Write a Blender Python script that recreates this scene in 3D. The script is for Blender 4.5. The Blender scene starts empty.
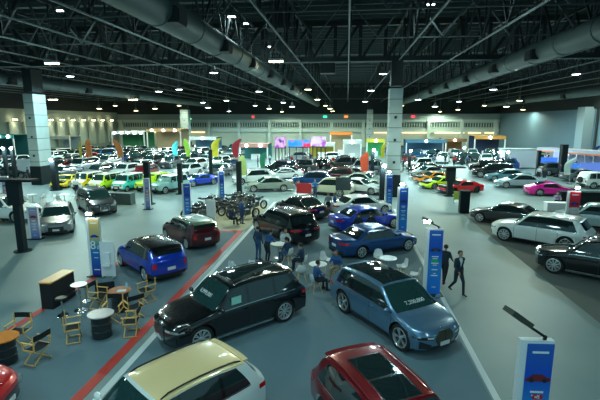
import bpy, math, random
from mathutils import Vector, Matrix
random.seed(11)
SC = bpy.context.scene
COL = SC.collection
R_ = math.radians
# ---------------------------------------------------------------- camera
CAMH, FPX, YAW, PITCH = 6.8, 430.0, 6.2, 10.3
cam = bpy.data.cameras.new('camera')
cam.sensor_width = 36.0
cam.lens = FPX / 600.0 * 36.0
cam.clip_end = 600
camo = bpy.data.objects.new('camera', cam)
COL.objects.link(camo)
camo.location = (0, 0, CAMH)
camo.rotation_euler = (R_(90 - PITCH), 0, R_(YAW))
SC.camera = camo
# ---------------------------------------------------------------- world, exposure
W = bpy.data.worlds.new('world')
SC.world = W
W.use_nodes = True
W.node_tree.nodes['Background'].inputs[0].default_value = (0.26, 0.60, 0.68, 1)
W.node_tree.nodes['Background'].inputs[1].default_value = 0.45
SC.view_settings.view_transform = 'Standard'
SC.view_settings.look = 'None'
SC.view_settings.gamma = 1.0
SC.view_settings.use_curve_mapping = False
SC.view_settings.exposure = 0.33
LAMP_POWER = 1250.0
LAMP_COLOR = (0.60, 0.97, 1.0)
SC.cycles.use_denoising = True
SC.cycles.max_bounces = 5
SC.cycles.diffuse_bounces = 3
SC.cycles.glossy_bounces = 3
SC.cycles.sample_clamp_indirect = 3.0


def G(px, py, z=0.0):
    """a point of the photograph (600x400) brought to the level plane at height z"""
    y, p = R_(YAW), R_(PITCH)
    F = Vector((-math.sin(y) * math.cos(p), math.cos(y) * math.cos(p), -math.sin(p)))
    Rt = Vector((math.cos(y), math.sin(y), 0))
    U = Rt.cross(F)
    d = F * FPX + Rt * (px - 300) - U * (py - 200)
    t = (z - CAMH) / d.z
    return Vector((d.x * t, d.y * t, z))


# ---------------------------------------------------------------- materials
MATS = {}


def nodes_of(m):
    m.use_nodes = True
    nt = m.node_tree
    return nt, nt.nodes['Principled BSDF']


def mat(name, col, rough=0.5, metal=0.0, coat=0.0, noise=0.0, nscale=6.0, emit=None, estr=0.0, spec=None, bump=0.0):
    if name in MATS:
        return MATS[name]
    m = bpy.data.materials.new(name)
    nt, b = nodes_of(m)
    b.inputs['Base Color'].default_value = (*col, 1)
    b.inputs['Roughness'].default_value = rough
    b.inputs['Metallic'].default_value = metal
    b.inputs['Coat Weight'].default_value = coat
    b.inputs['Coat Roughness'].default_value = 0.04
    if spec is not None:
        b.inputs['Specular IOR Level'].default_value = spec
    tc = nt.nodes.new('ShaderNodeTexCoord')
    nz = nt.nodes.new('ShaderNodeTexNoise')
    nz.inputs['Scale'].default_value = nscale
    nz.inputs['Detail'].default_value = 4
    nt.links.new(tc.outputs['Object'], nz.inputs['Vector'])
    if noise > 0:
        mx = nt.nodes.new('ShaderNodeMix')
        mx.data_type = 'RGBA'
        mx.inputs[6].default_value = (*[c * (1 - noise) for c in col], 1)
        mx.inputs[7].default_value = (*[min(1, c * (1 + noise)) for c in col], 1)
        nt.links.new(nz.outputs['Fac'], mx.inputs[0])
        nt.links.new(mx.outputs[2], b.inputs['Base Color'])
    if bump > 0:
        bp = nt.nodes.new('ShaderNodeBump')
        bp.inputs['Strength'].default_value = bump
        nt.links.new(nz.outputs['Fac'], bp.inputs['Height'])
        nt.links.new(bp.outputs[0], b.inputs['Normal'])
    if emit:
        b.inputs['Emission Color'].default_value = (*emit, 1)
        b.inputs['Emission Strength'].default_value = estr
    MATS[name] = m
    return m


def paint(name, col, metal=0.25, rough=0.3, coat=1.0):
    return mat('paint_' + name, col, rough, metal, coat, noise=0.04, nscale=40)


M_WS = mat('windscreen_glass', (0.018, 0.055, 0.055), 0.05, 0, 0.6, spec=0.8)
M_GLASS = mat('tinted_glass', (0.013, 0.026, 0.027), 0.04, 0, 0.6, spec=0.8)
M_TYRE = mat('tyre_rubber', (0.012, 0.012, 0.013), 0.75, noise=0.2, nscale=30)
M_RIM = mat('alloy_rim', (0.8, 0.82, 0.83), 0.3, 0.85)
M_RIMD = mat('dark_alloy', (0.16, 0.17, 0.18), 0.35, 0.8)
M_CHROME = mat('chrome', (0.75, 0.77, 0.78), 0.15, 1.0)
M_BLACK = mat('black_plastic', (0.012, 0.013, 0.014), 0.45, noise=0.2)
M_GLOSSB = mat('gloss_black', (0.008, 0.008, 0.009), 0.1, coat=1)
M_HEAD = mat('headlight_lens', (0.35, 0.38, 0.4), 0.08, 0.3, coat=1)
M_TAIL = mat('tail_lens_red', (0.55, 0.01, 0.012), 0.12, coat=1)
M_PLATE = mat('white_plate', (0.75, 0.76, 0.76), 0.5)
M_WHITE = mat('white_laminate', (0.82, 0.85, 0.86), 0.4, noise=0.03)
M_WHITEP = mat('white_shell_plastic', (0.78, 0.8, 0.8), 0.35)
M_WOOD = mat('beech_wood', (0.90, 0.52, 0.15), 0.5, noise=0.15, nscale=20)
M_BEIGE = mat('beige_door', (0.5, 0.42, 0.3), 0.6)
M_BCLOTH = mat('black_canvas', (0.012, 0.014, 0.018), 0.9, noise=0.3, nscale=60)
M_STEEL = mat('brushed_steel', (0.5, 0.52, 0.53), 0.3, 0.9)
M_LAMPW = mat('cool_lamp_glow', (1, 1, 1), emit=(0.85, 0.97, 1.0), estr=14)
M_LAMPY = mat('warm_lamp_glow', (1, 1, 1), emit=(1.0, 0.88, 0.45), estr=14)
M_FLOOD = mat('flood_lamp_glow', (1, 1, 1), emit=(0.85, 0.97, 1.0), estr=30)
M_TRUSS = mat('dark_steel_truss', (0.018, 0.023, 0.024), 0.6, 0.0, noise=0.2)
M_CHORD = mat('pale_galvanised_pipe', (0.20, 0.26, 0.26), 0.5, 0.3, noise=0.15)


# ---------------------------------------------------------------- mesh helpers
class MB:
    def __init__(s):
        s.v, s.f, s.m = [], [], []

    def add(s, vs, fs, mi=0):
        n = len(s.v)
        s.v += [tuple(v) for v in vs]
        s.f += [tuple(i + n for i in f) for f in fs]
        s.m += [mi] * len(fs)
        return s

    def box(s, c, d, rz=0.0, mi=0, M=None, taper=1.0, bev=0.0):
        hx, hy, hz = d[0] / 2, d[1] / 2, d[2] / 2
        b = min(bev, hx * .45, hy * .45)
        if b > 0:
            ring = [(hx, hy - b), (hx - b, hy), (-hx + b, hy), (-hx, hy - b), (-hx, -hy + b), (-hx + b, -hy), (hx - b, -hy), (hx, -hy + b)]
        else:
            ring = [(hx, hy), (-hx, hy), (-hx, -hy), (hx, -hy)]
        k = len(ring)
        vs = [Vector((x, y, -hz)) for x, y in ring] + [Vector((x * taper, y * taper, hz)) for x, y in ring]
        fs = [tuple(range(k - 1, -1, -1)), tuple(range(k, 2 * k))] + [(i, (i + 1) % k, k + (i + 1) % k, k + i) for i in range(k)]
        rot = M if M is not None else Matrix.Rotation(rz, 3, 'Z')
        vs = [rot @ v + Vector(c) for v in vs]
        return s.add(vs, fs, mi)

    def bar(s, a, b, w, h=None, mi=0):
        a, b = Vector(a), Vector(b)
        h = h or w
        d = b - a
        L = d.length
        if L < 1e-6:
            return s
        x = d / L
        up = Vector((0, 0, 1)) if abs(x.z) < 0.95 else Vector((0, 1, 0))
        y = up.cross(x).normalized()
        z = x.cross(y)
        M = Matrix((x, y, z)).transposed()
        return s.box((a + b) / 2, (L, w, h), M=M, mi=mi)

    def tube(s, pts, r, n=8, mi=0, cap=True):
        pts = [Vector(p) for p in pts]
        rs = r if isinstance(r, (list, tuple)) else [r] * len(pts)
        vs, fs = [], []
        prev = None
        for i, p in enumerate(pts):
            t = (pts[min(i + 1, len(pts) - 1)] - pts[max(i - 1, 0)]).normalized()
            if prev is None:
                up = Vector((0, 0, 1)) if abs(t.z) < 0.9 else Vector((1, 0, 0))
                u = up.cross(t).normalized()
            else:
                u = (prev - t * prev.dot(t)).normalized()
            prev = u
            w = t.cross(u)
            for k in range(n):
                a = 2 * math.pi * k / n
                vs.append(p + (u * math.cos(a) + w * math.sin(a)) * rs[i])
        for i in range(len(pts) - 1):
            for k in range(n):
                fs.append((i * n + k, i * n + (k + 1) % n, (i + 1) * n + (k + 1) % n, (i + 1) * n + k))
        if cap:
            fs.append(tuple(range(n - 1, -1, -1)))
            fs.append(tuple(range((len(pts) - 1) * n, len(pts) * n)))
        return s.add(vs, fs, mi)

    def lathe(s, prof, n=20, c=(0, 0, 0), axis='Z', mi=0, cap=True):
        """prof: list of (radius, height)"""
        vs, fs = [], []
        for r, h in prof:
            for k in range(n):
                a = 2 * math.pi * k / n
                if axis == 'Z':
                    v = (r * math.cos(a), r * math.sin(a), h)
                elif axis == 'Y':
                    v = (r * math.cos(a), h, -r * math.sin(a))
                else:
                    v = (h, r * math.cos(a), r * math.sin(a))
                vs.append(Vector(v) + Vector(c))
        for i in range(len(prof) - 1):
            for k in range(n):
                fs.append((i * n + k, i * n + (k + 1) % n, (i + 1) * n + (k + 1) % n, (i + 1) * n + k))
        if cap and prof[0][0] > 1e-4:
            fs.append(tuple(range(n - 1, -1, -1)))
        if cap and prof[-1][0] > 1e-4:
            fs.append(tuple(range((len(prof) - 1) * n, len(prof) * n)))
        return s.add(vs, fs, mi)

    def ball(s, c, r, n=10, mi=0):
        rx, ry, rz = r if isinstance(r, (list, tuple)) else (r, r, r)
        vs, fs = [], []
        for i in range(n // 2 + 1):
            th = math.pi * i / (n // 2)
            for k in range(n):
                a = 2 * math.pi * k / n
                vs.append(Vector((rx * math.sin(th) * math.cos(a), ry * math.sin(th) * math.sin(a), rz * math.cos(th))) + Vector(c))
        for i in range(n // 2):
            for k in range(n):
                fs.append((i * n + k, (i + 1) * n + k, (i + 1) * n + (k + 1) % n, i * n + (k + 1) % n))
        return s.add(vs, fs, mi)

    def grid(s, rows, mi=0, flip=False):
        n = len(rows[0])
        vs = [p for r in rows for p in r]
        fs = []
        for i in range(len(rows) - 1):
            for j in range(n - 1):
                q = (i * n + j, i * n + j + 1, (i + 1) * n + j + 1, (i + 1) * n + j)
                fs.append(q[::-1] if flip else q)
        return s.add(vs, fs, mi)

    def mesh(s, name, mats, smooth=35):
        me = bpy.data.meshes.new(name)
        me.from_pydata(s.v, [], s.f)
        mats = mats if isinstance(mats, (list, tuple)) else [mats]
        for m in mats:
            me.materials.append(m)
        if len(mats) > 1:
            for p, i in zip(me.polygons, s.m):
                p.material_index = i
        me.validate()
        if smooth:
            for p in me.polygons:
                p.use_smooth = True
            me.set_sharp_from_angle(angle=R_(smooth))
        me.update()
        return me


def link(name, me, parent=None, loc=(0, 0, 0), rz=0.0):
    o = bpy.data.objects.new(name, me)
    COL.objects.link(o)
    o.location = loc
    o.rotation_euler = (0, 0, rz)
    if parent is not None:
        o.parent = parent
    return o


def obj(name, mb, mats, parent=None, loc=(0, 0, 0), rz=0.0, smooth=35):
    return link(name, mb.mesh(name, mats, smooth), parent, loc, rz)


def tag(o, label, cat, group=None, kind=None):
    o['label'] = label
    o['category'] = cat
    if group:
        o['group'] = group
    if kind:
        o['kind'] = kind
    return o


def thing(name, label, cat, loc=(0, 0, 0), rz=0.0, group=None):
    o = link(name, None, None, loc, rz)
    o.empty_display_size = 0.2
    return tag(o, label, cat, group)


def struct(name, mb, mats, loc=(0, 0, 0), rz=0.0, smooth=35):
    o = obj(name, mb, mats, None, loc, rz, smooth)
    o['kind'] = 'structure'
    return o


def text_mb(txt, size, ex=0.004, align='CENTER'):
    cu = bpy.data.curves.new('txt', 'FONT')
    cu.body = txt
    cu.size = size
    cu.extrude = ex
    cu.align_x = align
    cu.align_y = 'CENTER'
    cu.resolution_u = 3
    o = bpy.data.objects.new('txt', cu)
    COL.objects.link(o)
    bpy.context.view_layer.update()
    me = bpy.data.meshes.new_from_object(o.evaluated_get(bpy.context.evaluated_depsgraph_get()))
    mb = MB()
    mb.add([v.co.copy() for v in me.vertices], [tuple(p.vertices) for p in me.polygons])
    bpy.data.objects.remove(o)
    bpy.data.curves.remove(cu)
    bpy.data.meshes.remove(me)
    return mb


def xform(mb, M, start=0):
    mb.v[start:] = [tuple(M @ Vector(v)) for v in mb.v[start:]]
    return mb
# ================================================================ the hall
def floor_mat():
    m = bpy.data.materials.new('hall_floor')
    nt, b = nodes_of(m)
    tc = nt.nodes.new('ShaderNodeTexCoord')
    n1 = nt.nodes.new('ShaderNodeTexNoise'); n1.inputs['Scale'].default_value = 0.25; n1.inputs['Detail'].default_value = 5
    n2 = nt.nodes.new('ShaderNodeTexNoise'); n2.inputs['Scale'].default_value = 60
    nt.links.new(tc.outputs['Object'], n1.inputs['Vector'])
    nt.links.new(tc.outputs['Object'], n2.inputs['Vector'])
    cr = nt.nodes.new('ShaderNodeValToRGB')
    cr.color_ramp.elements[0].position = 0.3
    cr.color_ramp.elements[0].color = (0.175, 0.255, 0.26, 1)
    cr.color_ramp.elements[1].position = 0.7
    cr.color_ramp.elements[1].color = (0.225, 0.31, 0.31, 1)
    nt.links.new(n1.outputs['Fac'], cr.inputs[0])
    nt.links.new(cr.outputs[0], b.inputs['Base Color'])
    b.inputs['Roughness'].default_value = 0.47
    bp = nt.nodes.new('ShaderNodeBump'); bp.inputs['Strength'].default_value = 0.03
    nt.links.new(n2.outputs['Fac'], bp.inputs['Height'])
    nt.links.new(bp.outputs[0], b.inputs['Normal'])
    return m


def sheet(name, x0, y0, x1, y1, z, m, label=None):
    mb = MB()
    mb.box(((x0 + x1) / 2, (y0 + y1) / 2, z / 2), (abs(x1 - x0), abs(y1 - y0), z))
    o = obj(name, mb, m, smooth=0)
    if label:
        tag(o, label, 'floor marking' if 'line' in name else 'carpet')
    else:
        o['kind'] = 'structure'
    return o


XL, XR, YF, YN = -66.0, 39.8, 120.0, -24.0
mb = MB(); mb.box(((XL + XR) / 2, (YF + YN) / 2, -0.1), (XR - XL + 2, YF - YN + 2, 0.2))
struct('floor', mb, floor_mat(), smooth=0)
M_CARPB = mat('blue_grey_carpet', (0.135, 0.215, 0.25), 0.85, noise=0.08, nscale=0.6)
M_CARPR = mat('olive_grey_carpet', (0.12, 0.145, 0.135), 0.8, noise=0.1, nscale=0.5)
M_RED = mat('red_floor_tape', (0.62, 0.045, 0.03), 0.6, noise=0.08)
M_WLINE = mat('white_floor_tape', (0.66, 0.72, 0.72), 0.6, noise=0.06)
M_BEIGEC = mat('beige_carpet', (0.42, 0.40, 0.27), 0.85, noise=0.1)
sheet('carpet', -11.0, 4.0, -6.6, 25.6, 0.006, M_CARPB, 'blue grey carpet under the folding chairs between the two red lines')
sheet('carpet', -6.0, 4.0, 3.7, 33.4, 0.006, M_CARPB, 'large blue grey carpet under the central cars between the white lines')
sheet('carpet', 8.75, 2.0, 39.0, 33.5, 0.006, M_CARPR, 'olive grey carpet under the white and black cars at the right')
sheet('carpet', -11.0, 26.0, -6.4, 34.5, 0.006, M_BEIGEC, 'beige carpet under the motorcycles')
sheet('floor_line', -6.72, 4.0, -6.42, 25.9, 0.012, M_RED, 'long red line running beside the white line under the black SUV nose')
sheet('floor_line', -9.0, 25.6, -6.72, 25.9, 0.012, M_RED, 'short red line crossing in front of the beige motorcycle carpet')
sheet('floor_line', -11.15, 8.0, -10.9, 25.6, 0.012, M_RED, 'red line passing behind the black counter at the left')
sheet('floor_line', -6.17, 4.0, -5.97, 36.0, 0.013, M_WLINE, 'left white line beside the long red line')
sheet('floor_line', 3.75, 4.0, 3.92, 34.0, 0.013, M_WLINE, 'right white line along the wide aisle')

# --- walls
M_WALLF = mat('pale_green_wall', (0.52, 0.60, 0.52), 0.8, noise=0.06, nscale=0.5)
M_WALLR = mat('blue_grey_wall', (0.12, 0.21, 0.28), 0.8, noise=0.10, nscale=0.25)
M_WALLL = mat('grey_green_wall', (0.28, 0.36, 0.32), 0.8, noise=0.08, nscale=0.4)
M_TOPB = mat('grey_cornice', (0.30, 0.38, 0.38), 0.7, noise=0.05)
M_PIL = mat('pale_pilaster', (0.55, 0.66, 0.62), 0.7, noise=0.04)
M_PANE = mat('dark_louvre_glass', (0.10, 0.14, 0.13), 0.2)
mb = MB(); mb.box(((XL + XR) / 2, YF + 0.3, 8.0), (XR - XL, 0.6, 16.1)); struct('wall_far', mb, M_WALLF, smooth=0)
mb = MB(); mb.box((XR + 0.3, (YF + 30) / 2, 8.0), (0.6, YF - 30, 16.1)); struct('wall_right', mb, M_WALLR, smooth=0)
mb = MB(); mb.box((XL - 0.3, (YF + 30) / 2, 8.0), (0.6, YF - 30, 16.1)); struct('wall_left', mb, M_WALLL, smooth=0)
# dark upper wall behind the roof steel
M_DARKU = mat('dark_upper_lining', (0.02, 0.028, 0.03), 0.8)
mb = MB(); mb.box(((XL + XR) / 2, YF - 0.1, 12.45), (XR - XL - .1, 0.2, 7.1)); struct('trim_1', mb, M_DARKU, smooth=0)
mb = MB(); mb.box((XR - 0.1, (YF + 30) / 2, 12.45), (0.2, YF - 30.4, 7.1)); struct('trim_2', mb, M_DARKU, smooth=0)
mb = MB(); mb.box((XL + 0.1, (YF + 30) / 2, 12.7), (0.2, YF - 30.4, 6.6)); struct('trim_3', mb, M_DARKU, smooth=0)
# far wall: cornice, sill bands, window strips between pilasters
mb = MB(); mb.box(((XL + XR) / 2, YF - 0.25, 8.15), (XR - XL - .2, 0.5, 1.5)); struct('trim_4', mb, M_TOPB, smooth=0)
mb = MB(); mb.box(((XL + XR) / 2, YF - 0.35, 7.1), (XR - XL - .2, 0.7, 0.6)); struct('trim_5', mb, M_PIL, smooth=0)
mb = MB(); mb.box(((XL + XR) / 2, YF - 0.35, 4.55), (XR - XL - .2, 0.7, 1.0)); struct('trim_6', mb, M_PIL, smooth=0)
wn = 0
xs = [XL + 1.5 + i * 8.6 for i in range(13)]
for i, x in enumerate(xs):
    mb = MB(); mb.box((x, YF - 0.55, 3.7), (0.75, 1.1, 7.4)); struct('trim_%d' % (7 + i), mb, M_PIL, smooth=0)
    if i < 12:
        wn += 1
        mb = MB(); mb.box((x + 4.3, YF - 0.12, 6.0), (7.6, 0.1, 1.3))
        w = struct('window_%d' % wn, mb, M_PANE, smooth=0)
        mb = MB()
        for k in range(11):
            mb.box((x + 0.9 + k * 0.68, YF - 0.2, 6.0), (0.16, 0.1, 1.4))
        mb.box((x + 4.3, YF - 0.2, 6.62), (7.6, .1, .12)); mb.box((x + 4.3, YF - 0.2, 5.35), (7.6, .1, .12))
        obj('window_frame', mb, M_PIL, w, smooth=0)
# warm lit bays below the far wall's right half (lit ledges)
M_WARM = mat('warm_cove_light', (1, 1, 1), emit=(1.0, 0.62, 0.25), estr=2.6)
for k, (xa, xb) in enumerate([(7.2, 13.8), (14.6, 22.0), (23.2, 30.8), (31.8, 35.0), (36, 39), (-57, -50), (-49, -40)]):
    mb = MB(); mb.box(((xa + xb) / 2, YF - 0.75, 3.92), (xb - xa, 0.12, 0.2))
    tag(obj('cove_light', mb, M_WARM, smooth=0), 'warm cove light under the far wall ledge, number %s from the central pillar' % ['one', 'two', 'three', 'four', 'five', 'seven', 'six'][k], 'light', 'warm cove lights on the far wall')
# exit signs
for px, nm, c in [(325, 'green', (0.05, 1.0, 0.5)), (346, 'orange', (1.0, 0.25, 0.05)), (413, 'red', (1.0, 0.05, 0.08)), (189.5, 'lime green', (0.1, 1.0, 0.2)), (253, 'small red', (0.8, 0.05, 0.05))]:
    p = G(px, 121, 7.2); t = (YF - 0.75) / G(px, 121, 7.2).y
    x = p.x * t
    mb = MB(); mb.box((x, YF - 0.56, 8.2 if nm != 'lime green' else 7.6), (1.0 if nm != 'small red' else .7, 0.15, 0.5))
    tag(obj('exit_sign', mb, mat('sign_' + nm, (0.1, 0.1, 0.1), emit=c, estr=1.6), smooth=0), nm + ' lit exit sign high on the far wall', 'sign')
# right wall columns, duct band and left wall lit panels
mb = MB(); mb.box((XR - 0.75, 77, 4.6), (1.5, 2.3, 9.2)); struct('trim_30', mb, mat('pale_blue_column', (0.26, 0.36, 0.42), 0.7, noise=.05), smooth=0)
mb = MB(); mb.box((XR - 0.12, 74.6, 7.0), (0.2, 0.5, 14.0)); struct('trim_31', mb, M_DARKU, smooth=0)
M_PANEL = mat('pale_wall_panel', (0.42, 0.50, 0.43), 0.7, noise=.04)
M_WARMS = mat('warm_spot_glow', (1, 1, 1), emit=(1.0, 0.85, 0.5), estr=14)
for k, y in enumerate([79.5, 83.5, 90, 93.8, 97.8, 102, 106.2, 110.4, 115]):
    t = thing('wall_panel', 'tall pale panel with a warm spotlight above it on the left wall', 'panel', (XL + 0.02, y, 0), 0, 'lit panels along the left wall')
    mb = MB(); mb.box((0.3, 0, 4.0), (0.5, 2.4, 5.6), bev=.05); obj('panel', mb, M_PANEL, t, smooth=0)
    mb = MB(); mb.box((0.95, 0, 7.2), (0.5, 0.7, 0.22)); obj('spotlight', mb, M_WARMS, t, smooth=0)
    ld = bpy.data.lights.new('panel_light', 'SPOT'); ld.energy = 130; ld.color = (1, .92, .66); ld.spot_size = R_(95); ld.spot_blend = .8; ld.shadow_soft_size = .2
    lo = link('panel_light', ld, t, (1.25, 0, 7.0)); lo.rotation_euler = (0, R_(12), 0)

# --- columns
def col_mat():
    m = bpy.data.materials.new('tiled_column'); nt, b = nodes_of(m)
    tc = nt.nodes.new('ShaderNodeTexCoord')
    sp = nt.nodes.new('ShaderNodeSeparateXYZ'); nt.links.new(tc.outputs['Object'], sp.inputs[0])
    a = nt.nodes.new('ShaderNodeMath'); a.operation = 'DIVIDE'; a.inputs[1].default_value = 1.25; nt.links.new(sp.outputs[2], a.inputs[0])
    f = nt.nodes.new('ShaderNodeMath'); f.operation = 'FRACT'; nt.links.new(a.outputs[0], f.inputs[0])
    g = nt.nodes.new('ShaderNodeMath'); g.operation = 'LESS_THAN'; g.inputs[1].default_value = 0.045; nt.links.new(f.outputs[0], g.inputs[0])
    n = nt.nodes.new('ShaderNodeTexNoise'); n.inputs['Scale'].default_value = 1.2; nt.links.new(tc.outputs['Object'], n.inputs['Vector'])
    r = nt.nodes.new('ShaderNodeValToRGB'); r.color_ramp.elements[0].color = (.36, .45, .45, 1); r.color_ramp.elements[1].color = (.48, .58, .57, 1); nt.links.new(n.outputs['Fac'], r.inputs[0])
    mx = nt.nodes.new('ShaderNodeMix'); mx.data_type = 'RGBA'; mx.inputs[7].default_value = (.08, .11, .11, 1)
    nt.links.new(g.outputs[0], mx.inputs[0]); nt.links.new(r.outputs[0], mx.inputs[6]); nt.links.new(mx.outputs[2], b.inputs['Base Color'])
    b.inputs['Roughness'].default_value = 0.55
    return m


M_COLT = col_mat()
M_COLD = mat('dark_column_base', (0.012, 0.02, 0.024), 0.7, noise=.2, spec=.2)
def column(x, y, w, d, label, grp=None):
    t = thing('pillar', label, 'pillar', (x, y, 0), 0, grp)
    mb = MB(); mb.box((0, 0, 5.88), (w, d, 7.65), bev=.03); obj('shaft', mb, M_COLT, t, smooth=0)
    mb = MB(); mb.box((0, 0, 1.03), (w + .12, d + .12, 2.06), bev=.03); obj('base', mb, M_COLD, t, smooth=0)
    mb = MB(); mb.box((0, 0, 11.1), (w * .85, d * .85, 2.3)); obj('top_section', mb, M_TRUSS, t, smooth=0)
    mb = MB()
    for z in (3.2, 5.2, 7.2):
        mb.box((0, -d / 2 - .03, z), (.22, .06, .22), bev=.02)
    obj('socket_box', mb, M_BLACK, t, smooth=0)
column(-33.6, 44.2, 1.15, 2.0, 'wide tiled grey pillar at the left with a dark base')
column(4.25, 40.4, 1.15, 1.6, 'tiled grey pillar in the centre behind the tall blue totem')
column(-39.3, 103.0, 2.0, 1.6, 'small far tiled pillar left of centre')
column(5.4, 108.0, 1.4, 1.6, 'slim far tiled pillar just left of the central pillar')

# --- roof
M_ROOF = mat('dark_roof_deck', (0.040, 0.064, 0.070), 0.7, noise=.25, nscale=.8)
mb = MB(); mb.box(((XL + XR) / 2, (YF + 2) / 2, 16.1), (XR - XL + 1, YF + 2, 0.2)); struct('ceiling', mb, M_ROOF, smooth=0)
M_PURL = mat('grey_purlin', (0.065, 0.09, 0.095), 0.6, noise=.2)
k = 0
y = 9.0
while y < 118:
    mb = MB(); mb.box(((XL + XR) / 2, y, 15.82), (XR - XL, 0.14, 0.34)); struct('trim_%d' % (40 + k), mb, M_PURL, smooth=0)
    k += 1; y += 1.55 if y < 60 else 4.0
# main trusses across the hall
for yt, lab in ((40.4, 'deep dark steel truss spanning the hall over the central pillar'), (104.0, 'distant dark steel truss spanning the hall near the far wall')):
    t = thing('roof_truss', lab, 'truss', (0, yt, 0))
    mb = MB(); mb.box(((XL + XR) / 2, 0, 12.3), (XR - XL, .45, .38)); mb.box(((XL + XR) / 2, 0, 12.09), (XR - XL, .5, .05)); obj('bottom_chord', mb, [M_TRUSS], t, smooth=0)
    mb = MB(); mb.box(((XL + XR) / 2, 0, 15.35), (XR - XL, .45, .42)); obj('top_chord', mb, M_TRUSS, t, smooth=0)
    v_ = MB(); v_.box((0, 0, 13.8), (.3, .3, 2.8)); v_ = v_.mesh('vertical_web', M_TRUSS, 0)
    d1 = MB(); d1.bar((2.15, 0, 12.4), (.2, 0, 15.2), .26); d1 = d1.mesh('diagonal_web', M_TRUSS, 0)
    d2 = MB(); d2.bar((.2, 0, 12.4), (2.0, 0, 15.2), .26); d2 = d2.mesh('diagonal_web', M_TRUSS, 0)
    x = XL + 1
    while x < XR - 2:
        link('vertical_web', v_, t, (x, 0, 0)); link('diagonal_web', d1 if x < -30 else d2, t, (x, 0, 0)); x += 2.2
    mb = MB(); mb.box(((XL + XR) / 2, -.3, 12.08), (XR - XL, .08, .06)); obj('edge_pipe', mb, M_CHORD, t, smooth=0)
# long trusses running away from the viewer
side = {}
for i in range(-14, 10):
    x = 4.38 * i + (0.0)
    if x < XL + 1 or x > XR - .5: continue
    q_ = i - 1; t = thing('long_truss', ('slender roof truss running straight over the central pillar' if q_ == 0 else 'slender roof truss running away overhead, number %s to the %s of the central pillar' % (['one', 'two', 'three', 'four', 'five', 'six', 'seven', 'eight', 'nine', 'ten', 'eleven', 'twelve', 'thirteen', 'fourteen', 'fifteen', 'sixteen'][abs(q_) - 1], 'left' if q_ < 0 else 'right')), 'truss', (x, 0, 0), 0, 'slender trusses running down the hall')
    mb = MB(); mb.bar((0, 8, 12.12), (0, 119.5, 12.12), .09, .09); obj('lower_pipe', mb, M_CHORD, t, smooth=0)
    mb = MB(); mb.bar((0.12, 8, 15.3), (0.12, 119.5, 15.3), .2, .2)
    y = 8.0
    while y < 70:
        if abs(y - 40) > 1.5:
            mb.bar((0, y, 12.15), (0.1, y + 2.3, 15.3), .12); mb.bar((0.1, y + 2.3, 15.3), (0, y + 4.6, 12.15), .12)
            mb.bar((0.1, y, 12.15), (0.1, y, 15.3), .09)
        y += 4.6
    obj('web', mb, M_TRUSS, t, smooth=0)
# cross bracing seen high on the right and left
M_BRACE = mat('roof_bracing', (0.07, 0.09, 0.09), 0.6)
for yy in (16.0, 24.0, 32.0):
    t = thing('roof_brace', 'zigzag steel bracing across the roof, %s of three before the main truss' % {16.0: 'nearest', 24.0: 'middle', 32.0: 'furthest'}[yy], 'brace', (0, yy, 0), 0, 'zigzag bracing across the roof')
    mb = MB(); x = XL + 2
    while x < XR - 4:
        if abs(x + 2) > 0: mb.bar((x, 0, 12.6), (x + 2.2, 0, 15.4), .1); mb.bar((x + 2.2, 0, 15.4), (x + 4.4, 0, 12.6), .1)
        x += 4.4
    mb.bar((XL, 0, 15.4), (XR, 0, 15.4), .3, .3)
    obj('bracing', mb, M_BRACE, t, smooth=0)
    mb = MB(); mb.bar((XL, .2, 12.6), (XR, .2, 12.6), .08, .08); obj('lower_rod', mb, M_BRACE, t, smooth=0)
# --- ducts
M_DUCT = mat('galvanised_duct', (0.11, 0.155, 0.15), 0.5, .3, noise=.12, nscale=.8)
def duct(x, z, r, y0, y1, label, boxes):
    t = thing('air_duct', label, 'duct', (x, 0, z))
    mb = MB(); n = 28; pts = []
    yy = y0; prof = []
    while yy < y1:
        prof += [(r, yy), (r, yy + 3.9), (r + .04, yy + 3.92), (r + .04, yy + 4.0)]
        yy += 4.02
    prof.append((r, yy))
    mb.lathe(prof, n, axis='Y'); obj('duct_pipe', mb, M_DUCT, t)
    for by, s in boxes:
        mb = MB(); mb.box((s * r * .95, by, -.25), (.5, 1.1, .65), bev=.05); mb.box((s * (r * .95 + .27), by, -.25), (.06, .9, .5)); obj('outlet', mb, M_TRUSS, t, smooth=0)
    mb = MB(); mb.bar((-r * .8, 0, .2), (-r * .8, 0, 15.4 - z), .04); mb.bar((r * .8, 0, .2), (r * .8, 0, 15.4 - z), .04); mb.bar((-r * .8, 0, .55), (r * .8, 0, .55), .04); hm_ = mb.mesh('hanger', M_TRUSS, 0); yy = y0 + 2
    while yy < y1: link('hanger', hm_, t, (0, yy, 0)); yy += 8
duct(-7.9, 11.4, 0.70, 6, 112, 'large round duct running overhead left of centre', [(y, s) for y in (18.5, 26.0, 33.5, 41, 49, 57, 66) for s in (1,)])
duct(12.6, 11.35, 0.66, 8, 112, 'large round duct running overhead at the right', [(y, s) for y in (22, 31, 38.5, 47, 56, 66) for s in (-1,)])
duct(-36.5, 11.3, 0.66, 20, 112, 'round duct high at the far left above the wide pillar', [(y, 1) for y in (44, 58, 72)])
duct(34.5, 11.0, 0.6, 40, 112, 'round duct high along the right wall', [(y, -1) for y in (60, 74, 90)])
# dark equipment boxes slung under the roof
for px, py, z in [(278, 22, 14.4), (328, 68, 12.6)]:
    p = G(px, py, z)
    mb = MB(); mb.box((0, 0, 0), (1.6, 1.6, 1.2), bev=.05); mb.bar((-.6, 0, .5), (-.6, 0, 16.05 - z), .05); mb.bar((.6, 0, .5), (.6, 0, 16.05 - z), .05)
    tag(obj('ventilation_unit', mb, M_TRUSS, loc=p, smooth=0), 'dark ventilation box hung %s' % ('above the main truss' if py < 40 else 'just beyond the main truss'), 'ventilation unit')

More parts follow.
